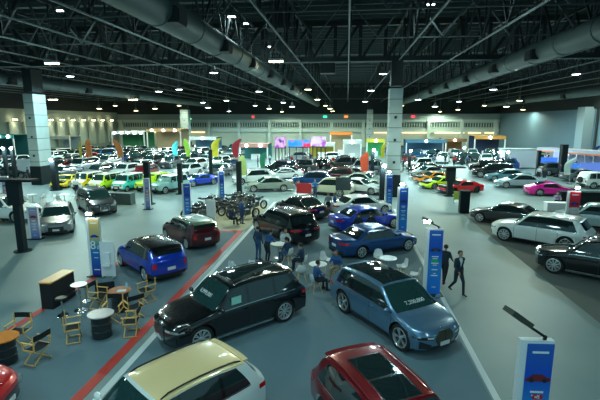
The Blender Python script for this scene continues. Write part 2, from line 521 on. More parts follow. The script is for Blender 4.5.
# --- ceiling lamps at the height z = 11.4
def lamp_mesh_linear():
    mb = MB(); mb.box((0, 0, .16), (1.15, .42, .16), bev=.04); h = mb
    g = MB(); g.box((0, 0, .04), (1.05, .36, .09), bev=.03)
    k = MB(); k.bar((-.42, 0, .2), (-.42, 0, .75), .04); k.bar((.42, 0, .2), (.42, 0, .75), .04); k.bar((-.42, 0, .75), (.42, 0, .75), .04); k.bar((0, 0, .75), (0, 0, 4.2), .025)
    return h.mesh('linear_housing', M_STEEL, 0), g, k.mesh('linear_hanger', M_CHORD, 0)
def lamp_mesh_bell():
    h = MB(); h.lathe([(0.05, .75), (.13, .72), (.15, .45), (.3, .16), (.42, .06), (.40, .05)], 16)
    g = MB(); g.lathe([(.0, .0), (.2, .01), (.38, .05), (.38, .09), (0.02, .1)], 16)
    k = MB(); k.bar((0, 0, .7), (0, 0, 4.2), .03)
    return h.mesh('bell_shade', M_STEEL), g, k.mesh('bell_hanger', M_CHORD, 0)
lin_h, lin_g, lin_k = lamp_mesh_linear(); bel_h, bel_g, bel_k = lamp_mesh_bell()
LG = {('l', 'y'): lin_g.mesh('glow_ly', M_LAMPY, 0), ('l', 'w'): lin_g.mesh('glow_lw', M_LAMPW, 0), ('b', 'y'): bel_g.mesh('glow_by', M_LAMPY), ('b', 'w'): bel_g.mesh('glow_bw', M_LAMPW)}
LIGHTS = {}
for c, colr in (('y', (0.84, 1.0, 0.76)), ('w', LAMP_COLOR)):
    ld = bpy.data.lights.new('lamp_light_' + c, 'SPOT'); ld.shadow_soft_size = 0.45; ld.energy = LAMP_POWER; ld.color = colr; ld.spot_size = R_(168); ld.spot_blend = .35
    LIGHTS[c] = ld
    for q_, f_ in (('far', 1.7), ('mid', 2.5), ('high', .15), ('near', .55)):
        l2 = ld.copy(); l2.energy = LAMP_POWER * f_; LIGHTS[c + q_] = l2
LAMPS = [  # px, py, kind, colour
    (60, 11, 'l', 'w'), (430, 5, 'l', 'w'), (52, 64, 'l', 'y'), (276, 62, 'l', 'y'), (537, 60, 'l', 'y'), (232, 17, 'l', 'w'), (246, 24, 'b', 'w'), (270, 47, 'b', 'w'),
    (70, 77, 'b', 'w'), (55, 90, 'l', 'w'), (53, 100, 'l', 'y'), (50, 106, 'l', 'y'), (99, 109, 'b', 'y'), (115, 106, 'b', 'y'), (90, 112.5, 'b', 'y'),
    (214, 73.5, 'b', 'w'), (179, 90, 'b', 'w'), (159, 92, 'b', 'w'), (135, 100, 'l', 'y'), (226, 101, 'b', 'y'), (203, 103, 'b', 'w'), (179, 106, 'b', 'y'), (155, 109, 'b', 'y'), (136, 111, 'b', 'y'), (229, 111.5, 'b', 'w'), (208, 108, 'b', 'w'), (204, 113, 'b', 'y'),
    (308, 90, 'b', 'y'), (320, 100, 'b', 'y'), (326, 106, 'b', 'y'), (330, 109, 'b', 'y'), (332, 111.5, 'b', 'y'), (259, 92, 'b', 'w'), (253, 106, 'b', 'w'), (269, 109, 'b', 'y'), (280, 103, 'b', 'w'), (294, 107, 'b', 'w'), (281, 112, 'b', 'y'), (290, 113.5, 'b', 'y'), (244, 113.5, 'b', 'y'),
    (383, 74.5, 'b', 'w'), (371, 91, 'b', 'w'), (365, 102, 'b', 'w'), (447, 89.5, 'l', 'y'), (418, 100, 'b', 'w'), (402, 106, 'b', 'y'), (435, 107, 'b', 'w'), (458, 110, 'b', 'y'), (459, 102, 'b', 'w'), (440, 112, 'b', 'y'), (427, 113.5, 'b', 'y'), (410, 113.5, 'b', 'y'), (381, 113.5, 'b', 'y'),
    (576, 75, 'b', 'w'), (597, 90, 'l', 'y'), (522, 101, 'b', 'y'), (564, 106.5, 'b', 'y'), (546, 104, 'b', 'w'), (495, 90, 'b', 'w'), (483, 106, 'b', 'y'), (505, 107, 'b', 'w'), (523, 110, 'b', 'y'), (495, 112, 'b', 'y'), (474, 113.5, 'b', 'y')]
ADDED_LAMPS = [(-24, 8), (-14, 4), (-3, 3), (8, 6), (18, 4), (26, 14), (-16, -8), (0, -8), (16, -8), (-30, 20), (30, 26), (13, 13), (-9, 12), (1, 12)]  # unseen lamps added outside the view to light the near part of the hall
def lamp(p, kd, c, label, energy, zone=''):
    t = thing('ceiling_lamp', label, 'lamp', p, 0, 'lamps hanging from the roof trusses')
    link('shade' if kd == 'b' else 'housing', bel_h if kd == 'b' else lin_h, t); link('diffuser', LG[(kd, c)], t); link('hanger', bel_k if kd == 'b' else lin_k, t)
    if energy:
        lo = link('lamp_light', LIGHTS[c + zone], t, (0, 0, -0.08))
    return t
def where(px, py):
    a = 'over the far left' if px < 60 else 'beyond the left duct' if px < 120 else 'over the left block' if px < 175 else 'over the small far pillar' if px < 215 else 'left of the big duct' if px < 262 else 'right of the big duct' if px < 300 else 'over the middle of the hall' if px < 350 else 'beside the central pillar' if px < 412 else 'left of the right duct' if px < 470 else 'over the right block' if px < 530 else 'near the right wall'
    b = 'near the top' if py < 30 else 'near the main truss' if py < 70 else 'just beyond the main truss' if py < 84 else 'in the middle distance' if py < 97 else 'in the far distance' if py < 108 else 'near the far wall'
    return a + ', ' + b
for i, (px, py, kd, c) in enumerate(LAMPS):
    p = G(px, py, 14.3 if py < 50 else 11.4 if py < 100 else 10.4 if py < 107 else 9.3)
    if p.y > 117: continue
    if p.y > 45:
        r_ = round(p.x / 4.38) * 4.38
        if abs(p.x - r_) < .7: p.x = r_ + (.7 if p.x > r_ else -.7)
    nm = {('l', 'y'): 'long warm lamp', ('l', 'w'): 'long cool white lamp', ('b', 'y'): 'small warm bell lamp', ('b', 'w'): 'small cool white bell lamp'}[(kd, c)]
    o_ = lamp(p, kd, c, nm + ' ' + where(px, py), True, 'high' if py < 50 else 'mid' if py < 80 else 'far' if py > 92 else 'mid')
    if py > 84: o_.scale = (1.35, 1.35, 1.0)
    if py < 50: o_.scale = (.55, .7, .35)
for i, (x, y) in enumerate(ADDED_LAMPS):
    lamp(Vector((x, y, 11.6)), 'b', 'w', 'added unseen white bell lamp %s' % ('behind the viewer' if y < 0 else 'above the near cars' if y < 11 else 'above the far side bays'), True, 'high' if x > 5 else 'near')
# ================================================================ cars
def pchip(pts):
    xs = [p[0] for p in pts]; ys = [p[1] for p in pts]; n = len(xs)
    h = [xs[i + 1] - xs[i] for i in range(n - 1)]; d = [(ys[i + 1] - ys[i]) / h[i] for i in range(n - 1)]
    m = [d[0]] + [0.0] * (n - 2) + [d[-1]]
    for i in range(1, n - 1):
        if d[i - 1] * d[i] > 0:
            w1 = 2 * h[i] + h[i - 1]; w2 = h[i] + 2 * h[i - 1]
            m[i] = (w1 + w2) / (w1 / d[i - 1] + w2 / d[i])
    def f(x):
        if x <= xs[0]: return ys[0]
        if x >= xs[-1]: return ys[-1]
        i = 0
        while x > xs[i + 1]: i += 1
        t = (x - xs[i]) / h[i]
        return (ys[i] * (1 + 2 * t) * (1 - t) ** 2 + m[i] * h[i] * t * (1 - t) ** 2 + ys[i + 1] * t * t * (3 - 2 * t) + m[i + 1] * h[i] * t * t * (t - 1))
    return f


def sstep(a, b, x):
    t = max(0.0, min(1.0, (x - a) / (b - a))); return t * t * (3 - 2 * t)


# L W H wheelbase front-overhang tyre-radius | cowl x,z  header x | rear glass top x, bottom x,z | deck end z | nose z | belt z | windows
CT = {
 'suv': dict(L=5.15, W=2.0, H=1.78, wb=3.1, fo=.92, R=.41, cowl=(1.28, 1.17), hdr=.50, rt=-1.98, rb=(-2.42, 1.22), deck=1.10, nose=1.0, belt=1.07, win=[(1.15, .0), (-.07, -1.02), (-1.10, -1.98)], slant=.28, tum=.30, rails=1),
 'crossover': dict(L=4.95, W=1.97, H=1.70, wb=3.0, fo=.86, R=.425, cowl=(1.42, 1.10), hdr=.42, rt=-1.75, rb=(-2.36, 1.18), deck=1.08, nose=.90, belt=1.05, win=[(1.30, .12), (.05, -.92), (-1.0, -1.92)], slant=.45, tum=.34, rails=0, fl=.75),
 'midsuv': dict(L=4.65, W=1.88, H=1.66, wb=2.8, fo=.86, R=.37, cowl=(1.15, 1.08), hdr=.42, rt=-1.72, rb=(-2.16, 1.15), deck=1.05, nose=.92, belt=1.02, win=[(1.0, .02), (-.05, -.95), (-1.03, -1.75)], slant=.30, tum=.32, rails=1),
 'compact': dict(L=4.46, W=1.82, H=1.62, wb=2.64, fo=.90, R=.35, cowl=(1.02, 1.08), hdr=.34, rt=-1.72, rb=(-2.08, 1.14), deck=1.04, nose=.93, belt=1.0, win=[(.90, .0), (-.07, -.92), (-1.0, -1.70)], slant=.28, tum=.30, rails=1),
 'mini': dict(L=4.30, W=1.82, H=1.56, wb=2.67, fo=.80, R=.335, cowl=(.98, 1.08), hdr=.50, rt=-1.86, rb=(-2.04, 1.12), deck=1.02, nose=.92, belt=1.02, win=[(.92, .06), (0.0, -.88), (-.95, -1.78)], slant=.10, tum=.22, rails=1),
 'sedan': dict(L=4.93, W=1.87, H=1.46, wb=2.97, fo=.86, R=.345, cowl=(1.18, .98), hdr=.42, rt=-1.00, rb=(-1.72, 1.04), deck=1.02, nose=.78, belt=.93, win=[(1.08, .05), (-.03, -.90), (-.97, -1.32)], slant=.42, tum=.38, rails=0),
 'sports': dict(L=4.5, W=1.90, H=1.24, wb=2.55, fo=1.02, R=.345, cowl=(.95, .86), hdr=.22, rt=-.55, rb=(-1.75, .90), deck=.86, nose=.60, belt=.80, win=[(.85, -.35), (-.42, -.95)], slant=.5, tum=.45, rails=0),
 'porsche': dict(L=4.52, W=1.85, H=1.30, wb=2.45, fo=1.0, R=.35, cowl=(.92, .92), hdr=.30, rt=-.40, rb=(-1.75, .90), deck=.80, nose=.66, belt=.83, win=[(.82, -.30), (-.37, -.95)], slant=.42, tum=.42, rails=0),
 'kei': dict(L=3.70, W=1.60, H=1.70, wb=2.50, fo=.62, R=.29, cowl=(1.22, 1.08), hdr=.85, rt=-1.66, rb=(-1.80, 1.05), deck=.98, nose=.95, belt=.98, win=[(1.12, .15), (.08, -.80), (-.88, -1.55)], slant=.10, tum=.14, rails=0),
 'jeep': dict(L=3.95, W=1.70, H=1.72, wb=2.45, fo=.70, R=.35, cowl=(.72, 1.12), hdr=.58, rt=-1.82, rb=(-1.90, 1.10), deck=1.02, nose=1.04, belt=1.05, win=[(.66, -.15), (-.23, -.90), (-.98, -1.70)], slant=.03, tum=.08, rails=0, fl=.9),
 'van': dict(L=5.1, W=1.92, H=1.90, wb=3.1, fo=.92, R=.35, cowl=(1.75, 1.18), hdr=1.05, rt=-2.25, rb=(-2.46, 1.2), deck=1.1, nose=1.0, belt=1.10, win=[(1.55, .55), (.48, -.85), (-.93, -2.1)], slant=.22, tum=.2, rails=0),
 'pickup': dict(L=5.3, W=1.88, H=1.80, wb=3.2, fo=.92, R=.39, cowl=(1.25, 1.22), hdr=.60, rt=-.62, rb=(-.80, 1.18), deck=1.14, nose=1.08, belt=1.12, win=[(1.12, .22), (.15, -.58)], slant=.22, tum=.24, rails=0),
}


class CarGeo:
    def __init__(s, k):
        t = s.t = CT[k]; s.k = k
        L, H = t['L'], t['H']; h = L / 2; s.h = h
        s.xf = h - t['fo']; s.xr = s.xf - t['wb']; s.R = t['R']; s.Ra = s.R + .055
        cx, cz = t['cowl']; bx, bz = t['rb']
        z0 = t['deck']
        top = [(-h, z0 - .06), (-h + .03, z0)]
        if bx + h > .2: top += [(-h + .12, z0 + .015), ((bx - h) / 2, (z0 + bz) / 2 + .01)]
        top += [(bx, bz)]
        if k not in ('sports', 'porsche'): top += [(t['rt'] - .05, H - .12), (t['rt'] + .12, H - .05)]
        else: top += [((bx + t['rt']) / 2, (bz + H) / 2 + .06), (t['rt'], H - .04)]
        top += [((t['rt'] + t['hdr']) / 2 + .05, H), (t['hdr'], H - .055), (t['hdr'] + .10, H - .10), (cx, cz), (cx + .14, cz - .035)]
        nz = t['nose']
        if h - .45 > cx + .3: top += [(h - .45, nz + .01)]
        top += [(h - .12, nz - .06), (h, nz - .17)]
        s.top = pchip(sorted(top))
        b = t['belt']
        s.beltf = pchip([(-h, z0 - .10), (-h + .5, b + .015), (cx - .2, b - .02), (h - .7, min(nz, b) - .07), (h, nz - .26)])
        w = t['W'] / 2
        s.plan = pchip([(-h, w * .93), (-h + .55, w * .985), (s.xr, w), (0, w * .985), (s.xf, w), (h - .3, w * .96), (h, w * .90)])
        s.f = pchip([(0, .93), (.12, .968), (.32, .99), (.6, 1.0), (.85, .985), (1, .95)])
        s.p = 2.7; s.sill = .24 if k not in ('sports', 'porsche') else .16
        if k in ('jeep',): s.p = 5
        if k in ('kei', 'van'): s.p = 3.6
        if k == 'jeep': s.sill = .34
        s.rnd = dict(jeep=.10, kei=.22, van=.3).get(k, .36)
    def zt(s, x): return s.top(x)
    def zb(s, x): return min(s.beltf(x), s.top(x) - .035)
    def zl(s, x):
        base = s.sill + .06 * sstep(s.h - .4, s.h, abs(x))
        for xw in (s.xf, s.xr):
            d = abs(x - xw)
            if d < s.Ra: return s.R + math.sqrt(max(0, s.Ra ** 2 - d * d)) * 1.0
        return base
    def ylow(s, x, z):
        u = max(0, min(1, (z - .22) / (s.zb(x) - .22)))
        y = s.plan(x) * s.f(u)
        for xw in (s.xf, s.xr):   # haunches over the wheels
            y += .022 * math.exp(-((x - xw) / .42) ** 2) * math.exp(-((z - s.R * 1.9) / .22) ** 2)
        return y
    def rc(s, x): return min(.10, .10)
    def ze(s, x): return max(s.zb(x) + .004, s.zt(x) - s.rc(x))
    def yup(s, x, z):
        zb = s.zb(x); d = max(0, z - zb); t = s.t['tum']
        return s.ylow(x, zb) - t * d * (0.75 + .45 * d)
    def side(s, x, z): return s.ylow(x, z) if z <= s.zb(x) else s.yup(x, z)
    def sh(s, x, y, z):
        w = s.t['W'] / 2; q = min(1, abs(y) / w)
        a = sstep(s.xf + s.R * .55, s.h, x); b = sstep(-s.xr + s.R * .55, s.h, -x)
        r = s.rnd * q ** 3.2
        cx = s.t['cowl'][0]; g = math.exp(-((x - cx + .25) / .5) ** 2) * .14 * q * q * sstep(s.zb(x) - .15, s.zb(x) + .1, z)
        zz = ((z - .62) / .5)
        return x - a * (r + .07 * zz * zz) + b * (r * .6 + .05 * zz * zz) - g
    def P(s, x, y, z): return Vector((s.sh(x, y, z), y, z))
    def T(s, x, yf):
        """roof / bonnet / glass surface"""
        ze, zt = s.ze(x), s.zt(x); ye = s.side(x, ze)
        z = ze + (zt - ze) * max(0, 1 - abs(yf) ** s.p) ** (1 / s.p)
        return s.P(x, yf * ye, z)
    def S(s, x, z, sg=1): return s.P(x, sg * s.side(x, z), z)
    def C(s, end, yf, z):
        """front (end=1) or rear (end=-1) face"""
        x = s.h * end; y = yf * s.side(x, min(z, s.ze(x))); return s.P(x, y, z)
    def cfront(s): return s.h


def patch(rows, off=.006, depth=.012, mi=0, mb=None, flip=None):
    """a thin shell lying on the surface given as a grid of points"""
    mb = mb or MB(); n, m = len(rows), len(rows[0]); c = Vector((0, 0, .6)); outr = []; inn = []
    for i in range(n):
        o1, o2 = [], []
        for j in range(m):
            a = rows[min(i + 1, n - 1)][j] - rows[max(i - 1, 0)][j]; b = rows[i][min(j + 1, m - 1)] - rows[i][max(j - 1, 0)]
            nn = a.cross(b)
            if nn.length < 1e-9: nn = rows[i][j] - c
            nn.normalize()
            ref = rows[i][j] - c; ref.x *= .25
            if nn.dot(ref) < 0: nn = -nn
            o1.append(rows[i][j] + nn * off); o2.append(rows[i][j] + nn * (off - depth))
        outr.append(o1); inn.append(o2)
    # face orientation
    a = outr[1][0] - outr[0][0]; b = outr[0][1] - outr[0][0]
    mid = outr[n // 2][m // 2] - inn[n // 2][m // 2]
    fl = (outr[min(n // 2 + 1, n - 1)][m // 2] - outr[n // 2 - (1 if n // 2 + 1 > n - 1 else 0)][m // 2]).cross(outr[n // 2][min(m // 2 + 1, m - 1)] - outr[n // 2][m // 2 - (1 if m // 2 + 1 > m - 1 else 0)]).dot(mid) > 0
    mb.grid(outr, mi, flip=fl)
    ring_o = outr[0] + [r[-1] for r in outr[1:]] + outr[-1][-2::-1] + [r[0] for r in outr[-2:0:-1]]
    ring_i = inn[0] + [r[-1] for r in inn[1:]] + inn[-1][-2::-1] + [r[0] for r in inn[-2:0:-1]]
    k = len(ring_o); fs = []
    for i in range(k):
        q = (i, (i + 1) % k, k + (i + 1) % k, k + i); fs.append(q if fl else q[::-1])
    mb.add(ring_o + ring_i, fs, mi)
    return mb


def lerp(a, b, t): return a + (b - a) * t
def lin(a, b, n): return [a + (b - a) * i / (n - 1) for i in range(n)]


def wheel_meshes(R, w, spokes, dark=False, tag_=''):
    ty = MB(); ri = R * .72
    ty.lathe([(ri, -w / 2 + .02), (ri + .02, -w / 2), (R - .03, -w / 2 + .005), (R - .008, -w / 2 + .03), (R, -w / 4), (R, w / 4), (R - .008, w / 2 - .03), (R - .03, w / 2 - .005), (ri + .02, w / 2), (ri, w / 2 - .02), (ri - .005, -w / 2 + .02)], 32, axis='Y', cap=False)
    rm = MB()
    rm.lathe([(ri + .004, w / 2 - .012), (ri - .018, w / 2 - .004), (ri - .03, w / 2 - .03), (ri - .035, 0), (ri - .035, -w / 2 + .03)], 32, axis='Y', cap=False)
    rm.lathe([(ri - .03, w * .12), (0.02, w * .12)], 24, axis='Y', mi=1, cap=False)
    rm.lathe([(.075, .01), (.07, w / 2 - .045), (.05, w / 2 - .03), (0.0, w / 2 - .028)], 14, axis='Y')
    for k in range(spokes):
        a = 2 * math.pi * k / spokes
        for da in (-.13, .13):
            p0 = Vector((.055 * math.cos(a), w / 2 - .055, .055 * math.sin(a))); p1 = Vector(((ri - .01) * math.cos(a + da), w / 2 - .03, (ri - .01) * math.sin(a + da)))
            rm.bar(p0, p1, .026 if spokes > 5 else .04, .03)
    return ty.mesh('tyre' + tag_, M_TYRE), rm.mesh('rim' + tag_, [M_RIMD if dark else M_RIM, M_BLACK])


CARS = {}
def car_parts(k):
    """list of (part name, mesh, colour key, parent name index, loc, rz); detail level 0 = every size, 1 = mid, 2 = near only"""
    if k in CARS: return CARS[k]
    g = CarGeo(k); t = g.t; h = g.h; out = []
    xs = set()
    n = 46
    for i in range(n + 1): xs.add(round(-h + 2 * h * i / n, 4))
    for xw in (g.xf, g.xr):
        for i in range(-8, 9): xs.add(round(xw + g.Ra * .9999 * math.sin(i / 8 * math.pi / 2), 4))
        xs.add(round(xw + g.Ra + .004, 4)); xs.add(round(xw - g.Ra - .004, 4))
    for d in (.015, .04, .08, .13): xs.add(round(h - d, 4)); xs.add(round(-h + d, 4))
    xs = sorted(xs)
    NL, NU, NT = 9, 5, 9
    rows = []
    for x in xs:
        r = []
        zl, zb, ze, zt = g.zl(x), g.zb(x), g.ze(x), g.zt(x)
        zl = min(zl, zb - .02)
        for i in range(NL + 1): z = lerp(zl, zb, i / NL); r.append((g.ylow(x, z), z))
        for i in range(1, NU + 1): z = lerp(zb, ze, i / NU); r.append((g.yup(x, z), z))
        ye = r[-1][0]
        for i in range(1, NT + 1):
            a = (i / NT) ** .9 * math.pi / 2; yf = math.cos(a) ** (2 / g.p) if i < NT else 0.0
            z = ze + (zt - ze) * (max(0, 1 - yf ** g.p)) ** (1 / g.p)
            r.append((ye * yf, z))
        rows.append(r)
    m = len(rows[0])
    body, hood, roof = MB(), MB(), MB()
    cx = t['cowl'][0]
    for sg in (1, -1):
        pts = [[g.P(x, sg * y, z) for (y, z) in r] for x, r in zip(xs, rows)]
        for nm, tgt in (('b', body), ('h', hood), ('r', roof)):
            vs = [p for r in pts for p in r]; fs = []
            for i in range(len(xs) - 1):
                for j in range(m - 1):
                    xm = (xs[i] + xs[i + 1]) / 2; istop = j >= NL + NU
                    reg = 'h' if (istop and xm > cx + .07 and xm < h - .1) else ('r' if (istop and t['rt'] + .03 < xm < t['hdr']) else 'b')
                    if reg == nm:
                        q = (i * m + j, i * m + j + 1, (i + 1) * m + j + 1, (i + 1) * m + j)
                        fs.append(q if sg == -1 else q[::-1])
            used = sorted({i for f in fs for i in f}); mp = {u: i for i, u in enumerate(used)}
            tgt.add([vs[u] for u in used], [tuple(mp[i] for i in f) for f in fs])
    for end, r in ((1, rows[-1]), (-1, rows[0])):
        gr = []
        for (y, z) in r: gr.append([g.P(end * h, y * q, z) for q in lin(-1, 1, 13)])
        body.grid(gr, flip=(end == 1))
    def weld(mb):
        import bmesh
        me = mb.mesh('body_shell', [M_BLACK], 0); bm = bmesh.new(); bm.from_mesh(me); bmesh.ops.remove_doubles(bm, verts=bm.verts, dist=.0008); bm.to_mesh(me); bm.free()
        for p in me.polygons: p.use_smooth = True
        me.set_sharp_from_angle(angle=R_(38)); return me
    out.append(('body', weld(body), 'paint', None, 0)); out.append(('bonnet', weld(hood), 'paint', None, 0)); out.append(('roof', weld(roof), 'roof', None, 0))
    ub = MB(); w = t['W'] / 2
    ub.box((0, 0, .5), (2 * h - .5, t['W'] - .62, .55), bev=.1); ub.box((0, 0, .3), (t['wb'] - 2 * g.Ra - .02, t['W'] - .16, .18))
    out.append(('underbody', ub.mesh('underbody', M_BLACK, 0), None, None, 0))
    # glass
    x0, x1 = cx + .0, t['hdr'] + .06
    out.append(('windscreen', patch([[g.T(x, q) for q in lin(-.90, .90, 15)] for x in lin(x0, x1, 9)]).mesh('windscreen', M_WS, 60), None, None, 0))
    r0, r1 = t['rb'][0] + (.03), t['rt'] - .02
    if k in ('sedan',): r1 = t['rt'] - .08
    if k in ('sports', 'porsche'): r0 = t['rb'][0] + .35; r1 = t['rt'] - .25
    out.append(('rear_window', patch([[g.T(x, q) for q in lin(-.84, .84, 13)] for x in lin(r0, r1, 7)]).mesh('rear_window', M_GLASS, 60), None, None, 0))
    # side glass
    sl = t['slant']; wins = t['win']
    allw = {1: [], -1: []}
    for sg in (1, -1):
        for wi, (xa, xb) in enumerate(wins):
            ta = xa - (sl + .36 * (1 if k not in ('jeep', 'kei', 'van', 'mini') else .35)) if wi == 0 else xa
            tb = xb
            if wi == len(wins) - 1:
                tb = xb + (.30 if k in ('sedan', 'sports', 'porsche') else .22 if k == 'crossover' else .34 if k in ('suv', 'midsuv') else .12)
                if k in ('kei', 'jeep', 'van'): tb = xb + .03
            if ta < tb + .05: ta = tb + .05
            gr = []
            for u in lin(0, 1, 9):
                col = []
                for v in lin(0, 1, 6):
                    xbm, xtp = lerp(xa, xb, u), lerp(ta, tb, u); x = lerp(xbm, xtp, v)
                    zlo = g.zb(xbm) + .025; zhi = max(g.ze(xtp) - .012, zlo + .02); z = lerp(zlo, zhi, v)
                    z = min(z, g.zt(x) - .05)
                    col.append(g.S(x, z, sg))
                gr.append(col)
            allw[sg].append(patch(gr, .007).mesh('side_window', M_GLASS, 60))
            out.append(('side_window', allw[sg][-1], None, None, 0))
    if k not in ('kei', 'jeep'):
        for sg in (1, -1):
            gr = []
            xa, xb = wins[0][0] - .12, wins[-1][1] + .06
            for u in lin(0, 1, 24):
                xc = lerp(xa, xb, u); col = []
                for v in lin(0, 1, 5):
                    zlo = g.zb(xc) + .018; zhi = max(g.ze(xc - .30 * (1 - u) ** 3 * (1 if u < .3 else .3)) - .004, zlo + .02); col.append(g.S(xc - (.30 * v * (1 - u) ** 3) + (.30 * v * u ** 5 if k in ('suv', 'midsuv', 'crossover', 'sedan') else 0), min(lerp(zlo, zhi, v), g.zt(xc) - .03), sg))
                gr.append(col)
            out.append(('window_surround', patch(gr, .003, .008).mesh('window_surround', M_GLOSSB, 60), None, None, 0))
    # chrome line under windows
    for sg in (1, -1):
        gr = [[g.S(x, g.zb(x) + dz, sg) for dz in (-.004, .016)] for x in lin(wins[0][0], wins[-1][1], 22)]
        out.append(('window_trim', patch(gr, .012, .02).mesh('window_trim', M_CHROME), 'trim', None, 1))
    # door seams and handles
    for sg in (1, -1):
        sx = [wins[0][0] + .02 if k != 'crossover' else wins[0][0] - .05] + [(a[1] + b[0]) / 2 for a, b in zip(wins[:-1], wins[1:])][:2]
        for q, x in enumerate(sx):
            zz = [lerp(.34, g.zb(x) - .0, v) for v in lin(0, 1, 10)]
            lean = -.05 if q == 0 else 0.0
            xx = [x + (lean if q == 0 else 0) * (1 - (z - .34)) for z in zz]
            if q == 2: xx = [max(x_, g.xr + math.sqrt(max(0, (g.Ra + .05) ** 2 - (z - g.R) ** 2)) if z < g.R + g.Ra + .05 else x_) for x_, z in zip(xx, zz)]
            gr = [[g.S(x_, z, sg), g.S(x_ + .012, z, sg)] for x_, z in zip(xx, zz)]
            out.append(('door_seam', patch(gr, .003, .004).mesh('door_seam', M_BLACK), None, None, 2))
        for q in (1, 2)[:max(1, len(wins) - 1)]:
            if q >= len(sx): continue
            x = sx[q] + .17; z = g.zb(x) - .11; hd = MB(); p = g.S(x, z, sg); hd.tube([p + Vector((-.1, sg * .005, 0)), p + Vector((-.08, sg * .035, 0)), p + Vector((.08, sg * .035, 0)), p + Vector((.1, sg * .005, 0))], .013, 6)
            out.append(('door_handle', hd.mesh('door_handle', M_CHROME), 'paint', None, 2))
    # sill strips
    for sg in (1, -1):
        gr = [[g.S(x, z, sg) for z in (g.sill, g.sill + .09)] for x in lin(g.xr + g.Ra + .02, g.xf - g.Ra - .02, 8)]
        out.append(('sill_strip', patch(gr, .02, .03).mesh('sill_strip', M_BLACK), 'sill', None, 1))
    # lamps
    hz = t['nose'] - .30; th = .115 if k not in ('kei', 'jeep', 'mini') else .2
    for sg in (1, -1):
        if k in ('mini', 'jeep', 'kei', 'porsche'):
            c = g.C(1, sg * .70, hz + .03); hl = MB(); hl.ball((0, 0, 0), (.07, .12, .12), 14); hm = hl.mesh('headlight', M_HEAD)
            out.append(('headlight', hm, None, tuple(c), 1))
        else:
            gr = [[g.C(1, sg * q, z + .05 * (q - .5)) for z in lin(hz, hz + th * (0.55 + .45 * (1 - q)), 4)] for q in lin(.50, .995, 10)]
            # wrap round the flank
            for x in lin(h - .03, h - .20, 4): gr.append([g.S(x, min(z, g.zb(x) - .005), sg) for z in lin(hz + .03, hz + th * .55 + .03, 4)])
            out.append(('headlight', patch(gr, .008, .02).mesh('headlight', M_HEAD if k != 'crossover' else M_GLOSSB), None, None, 1))
            if k in ('crossover', 'suv'):
                gr = [[g.C(1, sg * q, z + .05 * (q - .5)) for z in lin(hz + .03, hz + .075, 3)] for q in lin(.50, .72, 6)]
                out.append(('running_light', patch(gr, .012, .01).mesh('running_light', M_PLATE), None, None, 1))
        rz0 = t['deck'] - .24
        if k in ('mini', 'jeep', 'kei', 'pickup', 'van'):
            gr = [[g.C(-1, sg * q, z) for z in lin(rz0 - .12, rz0 + .12, 5)] for q in lin(.74, .93, 4)]
        else:
            gr = [[g.C(-1, sg * q, z) for z in lin(rz0, rz0 + .11, 4)] for q in lin(.45, .995, 9)]
            for x in lin(-h + .02, -h + .2, 4): gr.append([g.S(x, min(z, g.zb(x) - .005), sg) for z in lin(rz0 + .01, rz0 + .11, 4)])
        out.append(('taillight', patch(gr, .010, .02).mesh('taillight', M_TAIL), None, None, 0))
    # grille
    if k in ('suv',):
        for sg in (1, -1):
            gr = [[g.C(1, sg * q, z) for z in lin(.40, .86, 5)] for q in lin(.03, .36, 6)]
            gm = patch(gr, .03, .05).mesh('grille', M_CHROME); out.append(('grille', gm, None, None, 1))
            gr = [[g.C(1, sg * q, z) for z in lin(.44, .82, 5)] for q in lin(.07, .32, 8)]
            out.append(('grille_mesh', patch(gr, .036, .01).mesh('grille_mesh', M_RIMD), None, None, 2))
    elif k == 'crossover':
        for sg in (1, -1):
            gr = [[g.C(1, sg * lerp(.02, q, .5 + .5 * math.sin(math.pi * v)), lerp(.36, .84, v)) for v in lin(0, 1, 7)] for q in lin(.02, .40, 6)]
            out.append(('grille', patch(gr, .02, .04).mesh('grille', mat('bronze_grille', (.09, .075, .045), .35, .6)), None, None, 1))
    else:
        a, b = (.36, .62) if k not in ('sports', 'porsche') else (.2, .36)
        gr = [[g.C(1, q, z) for z in lin(a, b, 4)] for q in lin(-.5, .5, 9)]
        out.append(('grille', patch(gr, .008, .02).mesh('grille', M_GLOSSB), None, None, 1))
    gr = [[g.C(1, q, z) for z in lin(g.sill + .05, g.sill + .15, 3)] for q in lin(-.7, .7, 11)]
    out.append(('lower_intake', patch(gr, .008, .02).mesh('lower_intake', M_BLACK), None, None, 1))
    gr = [[g.C(-1, q, z) for z in lin(g.sill + .02, g.sill + .18, 3)] for q in lin(-.85, .85, 11)]
    out.append(('rear_diffuser', patch(gr, .008, .02).mesh('rear_diffuser', M_BLACK), None, None, 1))
    if k in ('suv', 'crossover', 'sedan'):
        for sg in (1, -1):
            gr = [[g.C(1, sg * q, z) for z in lin(g.sill + .1, g.sill + .1 + .17 * (q - .4) / .5 + .06, 3)] for q in lin(.55, .92, 5)]
            out.append(('side_intake', patch(gr, .012, .02).mesh('side_intake', M_GLOSSB), None, None, 2))
    pl = MB(); c = g.C(1, 0, g.sill + .2); pl.box(c + Vector((.03, 0, 0)), (.02, .36, .12)); out.append(('number_plate', pl.mesh('number_plate', M_PLATE, 0), None, None, 0))
    pl = MB(); c = g.C(-1, 0, .62 if k != 'sedan' else .66); pl.box(c + Vector((-.02, 0, 0)), (.02, .36, .13)); out.append(('number_plate', pl.mesh('number_plate', M_PLATE, 0), None, None, 0))
    # badges
    bd = MB(); c = g.T(h - .16, 0); bd.ball(c + Vector((0, 0, .0)), (.045, .045, .012), 12); out.append(('badge', bd.mesh('badge', M_CHROME), None, None, 2))
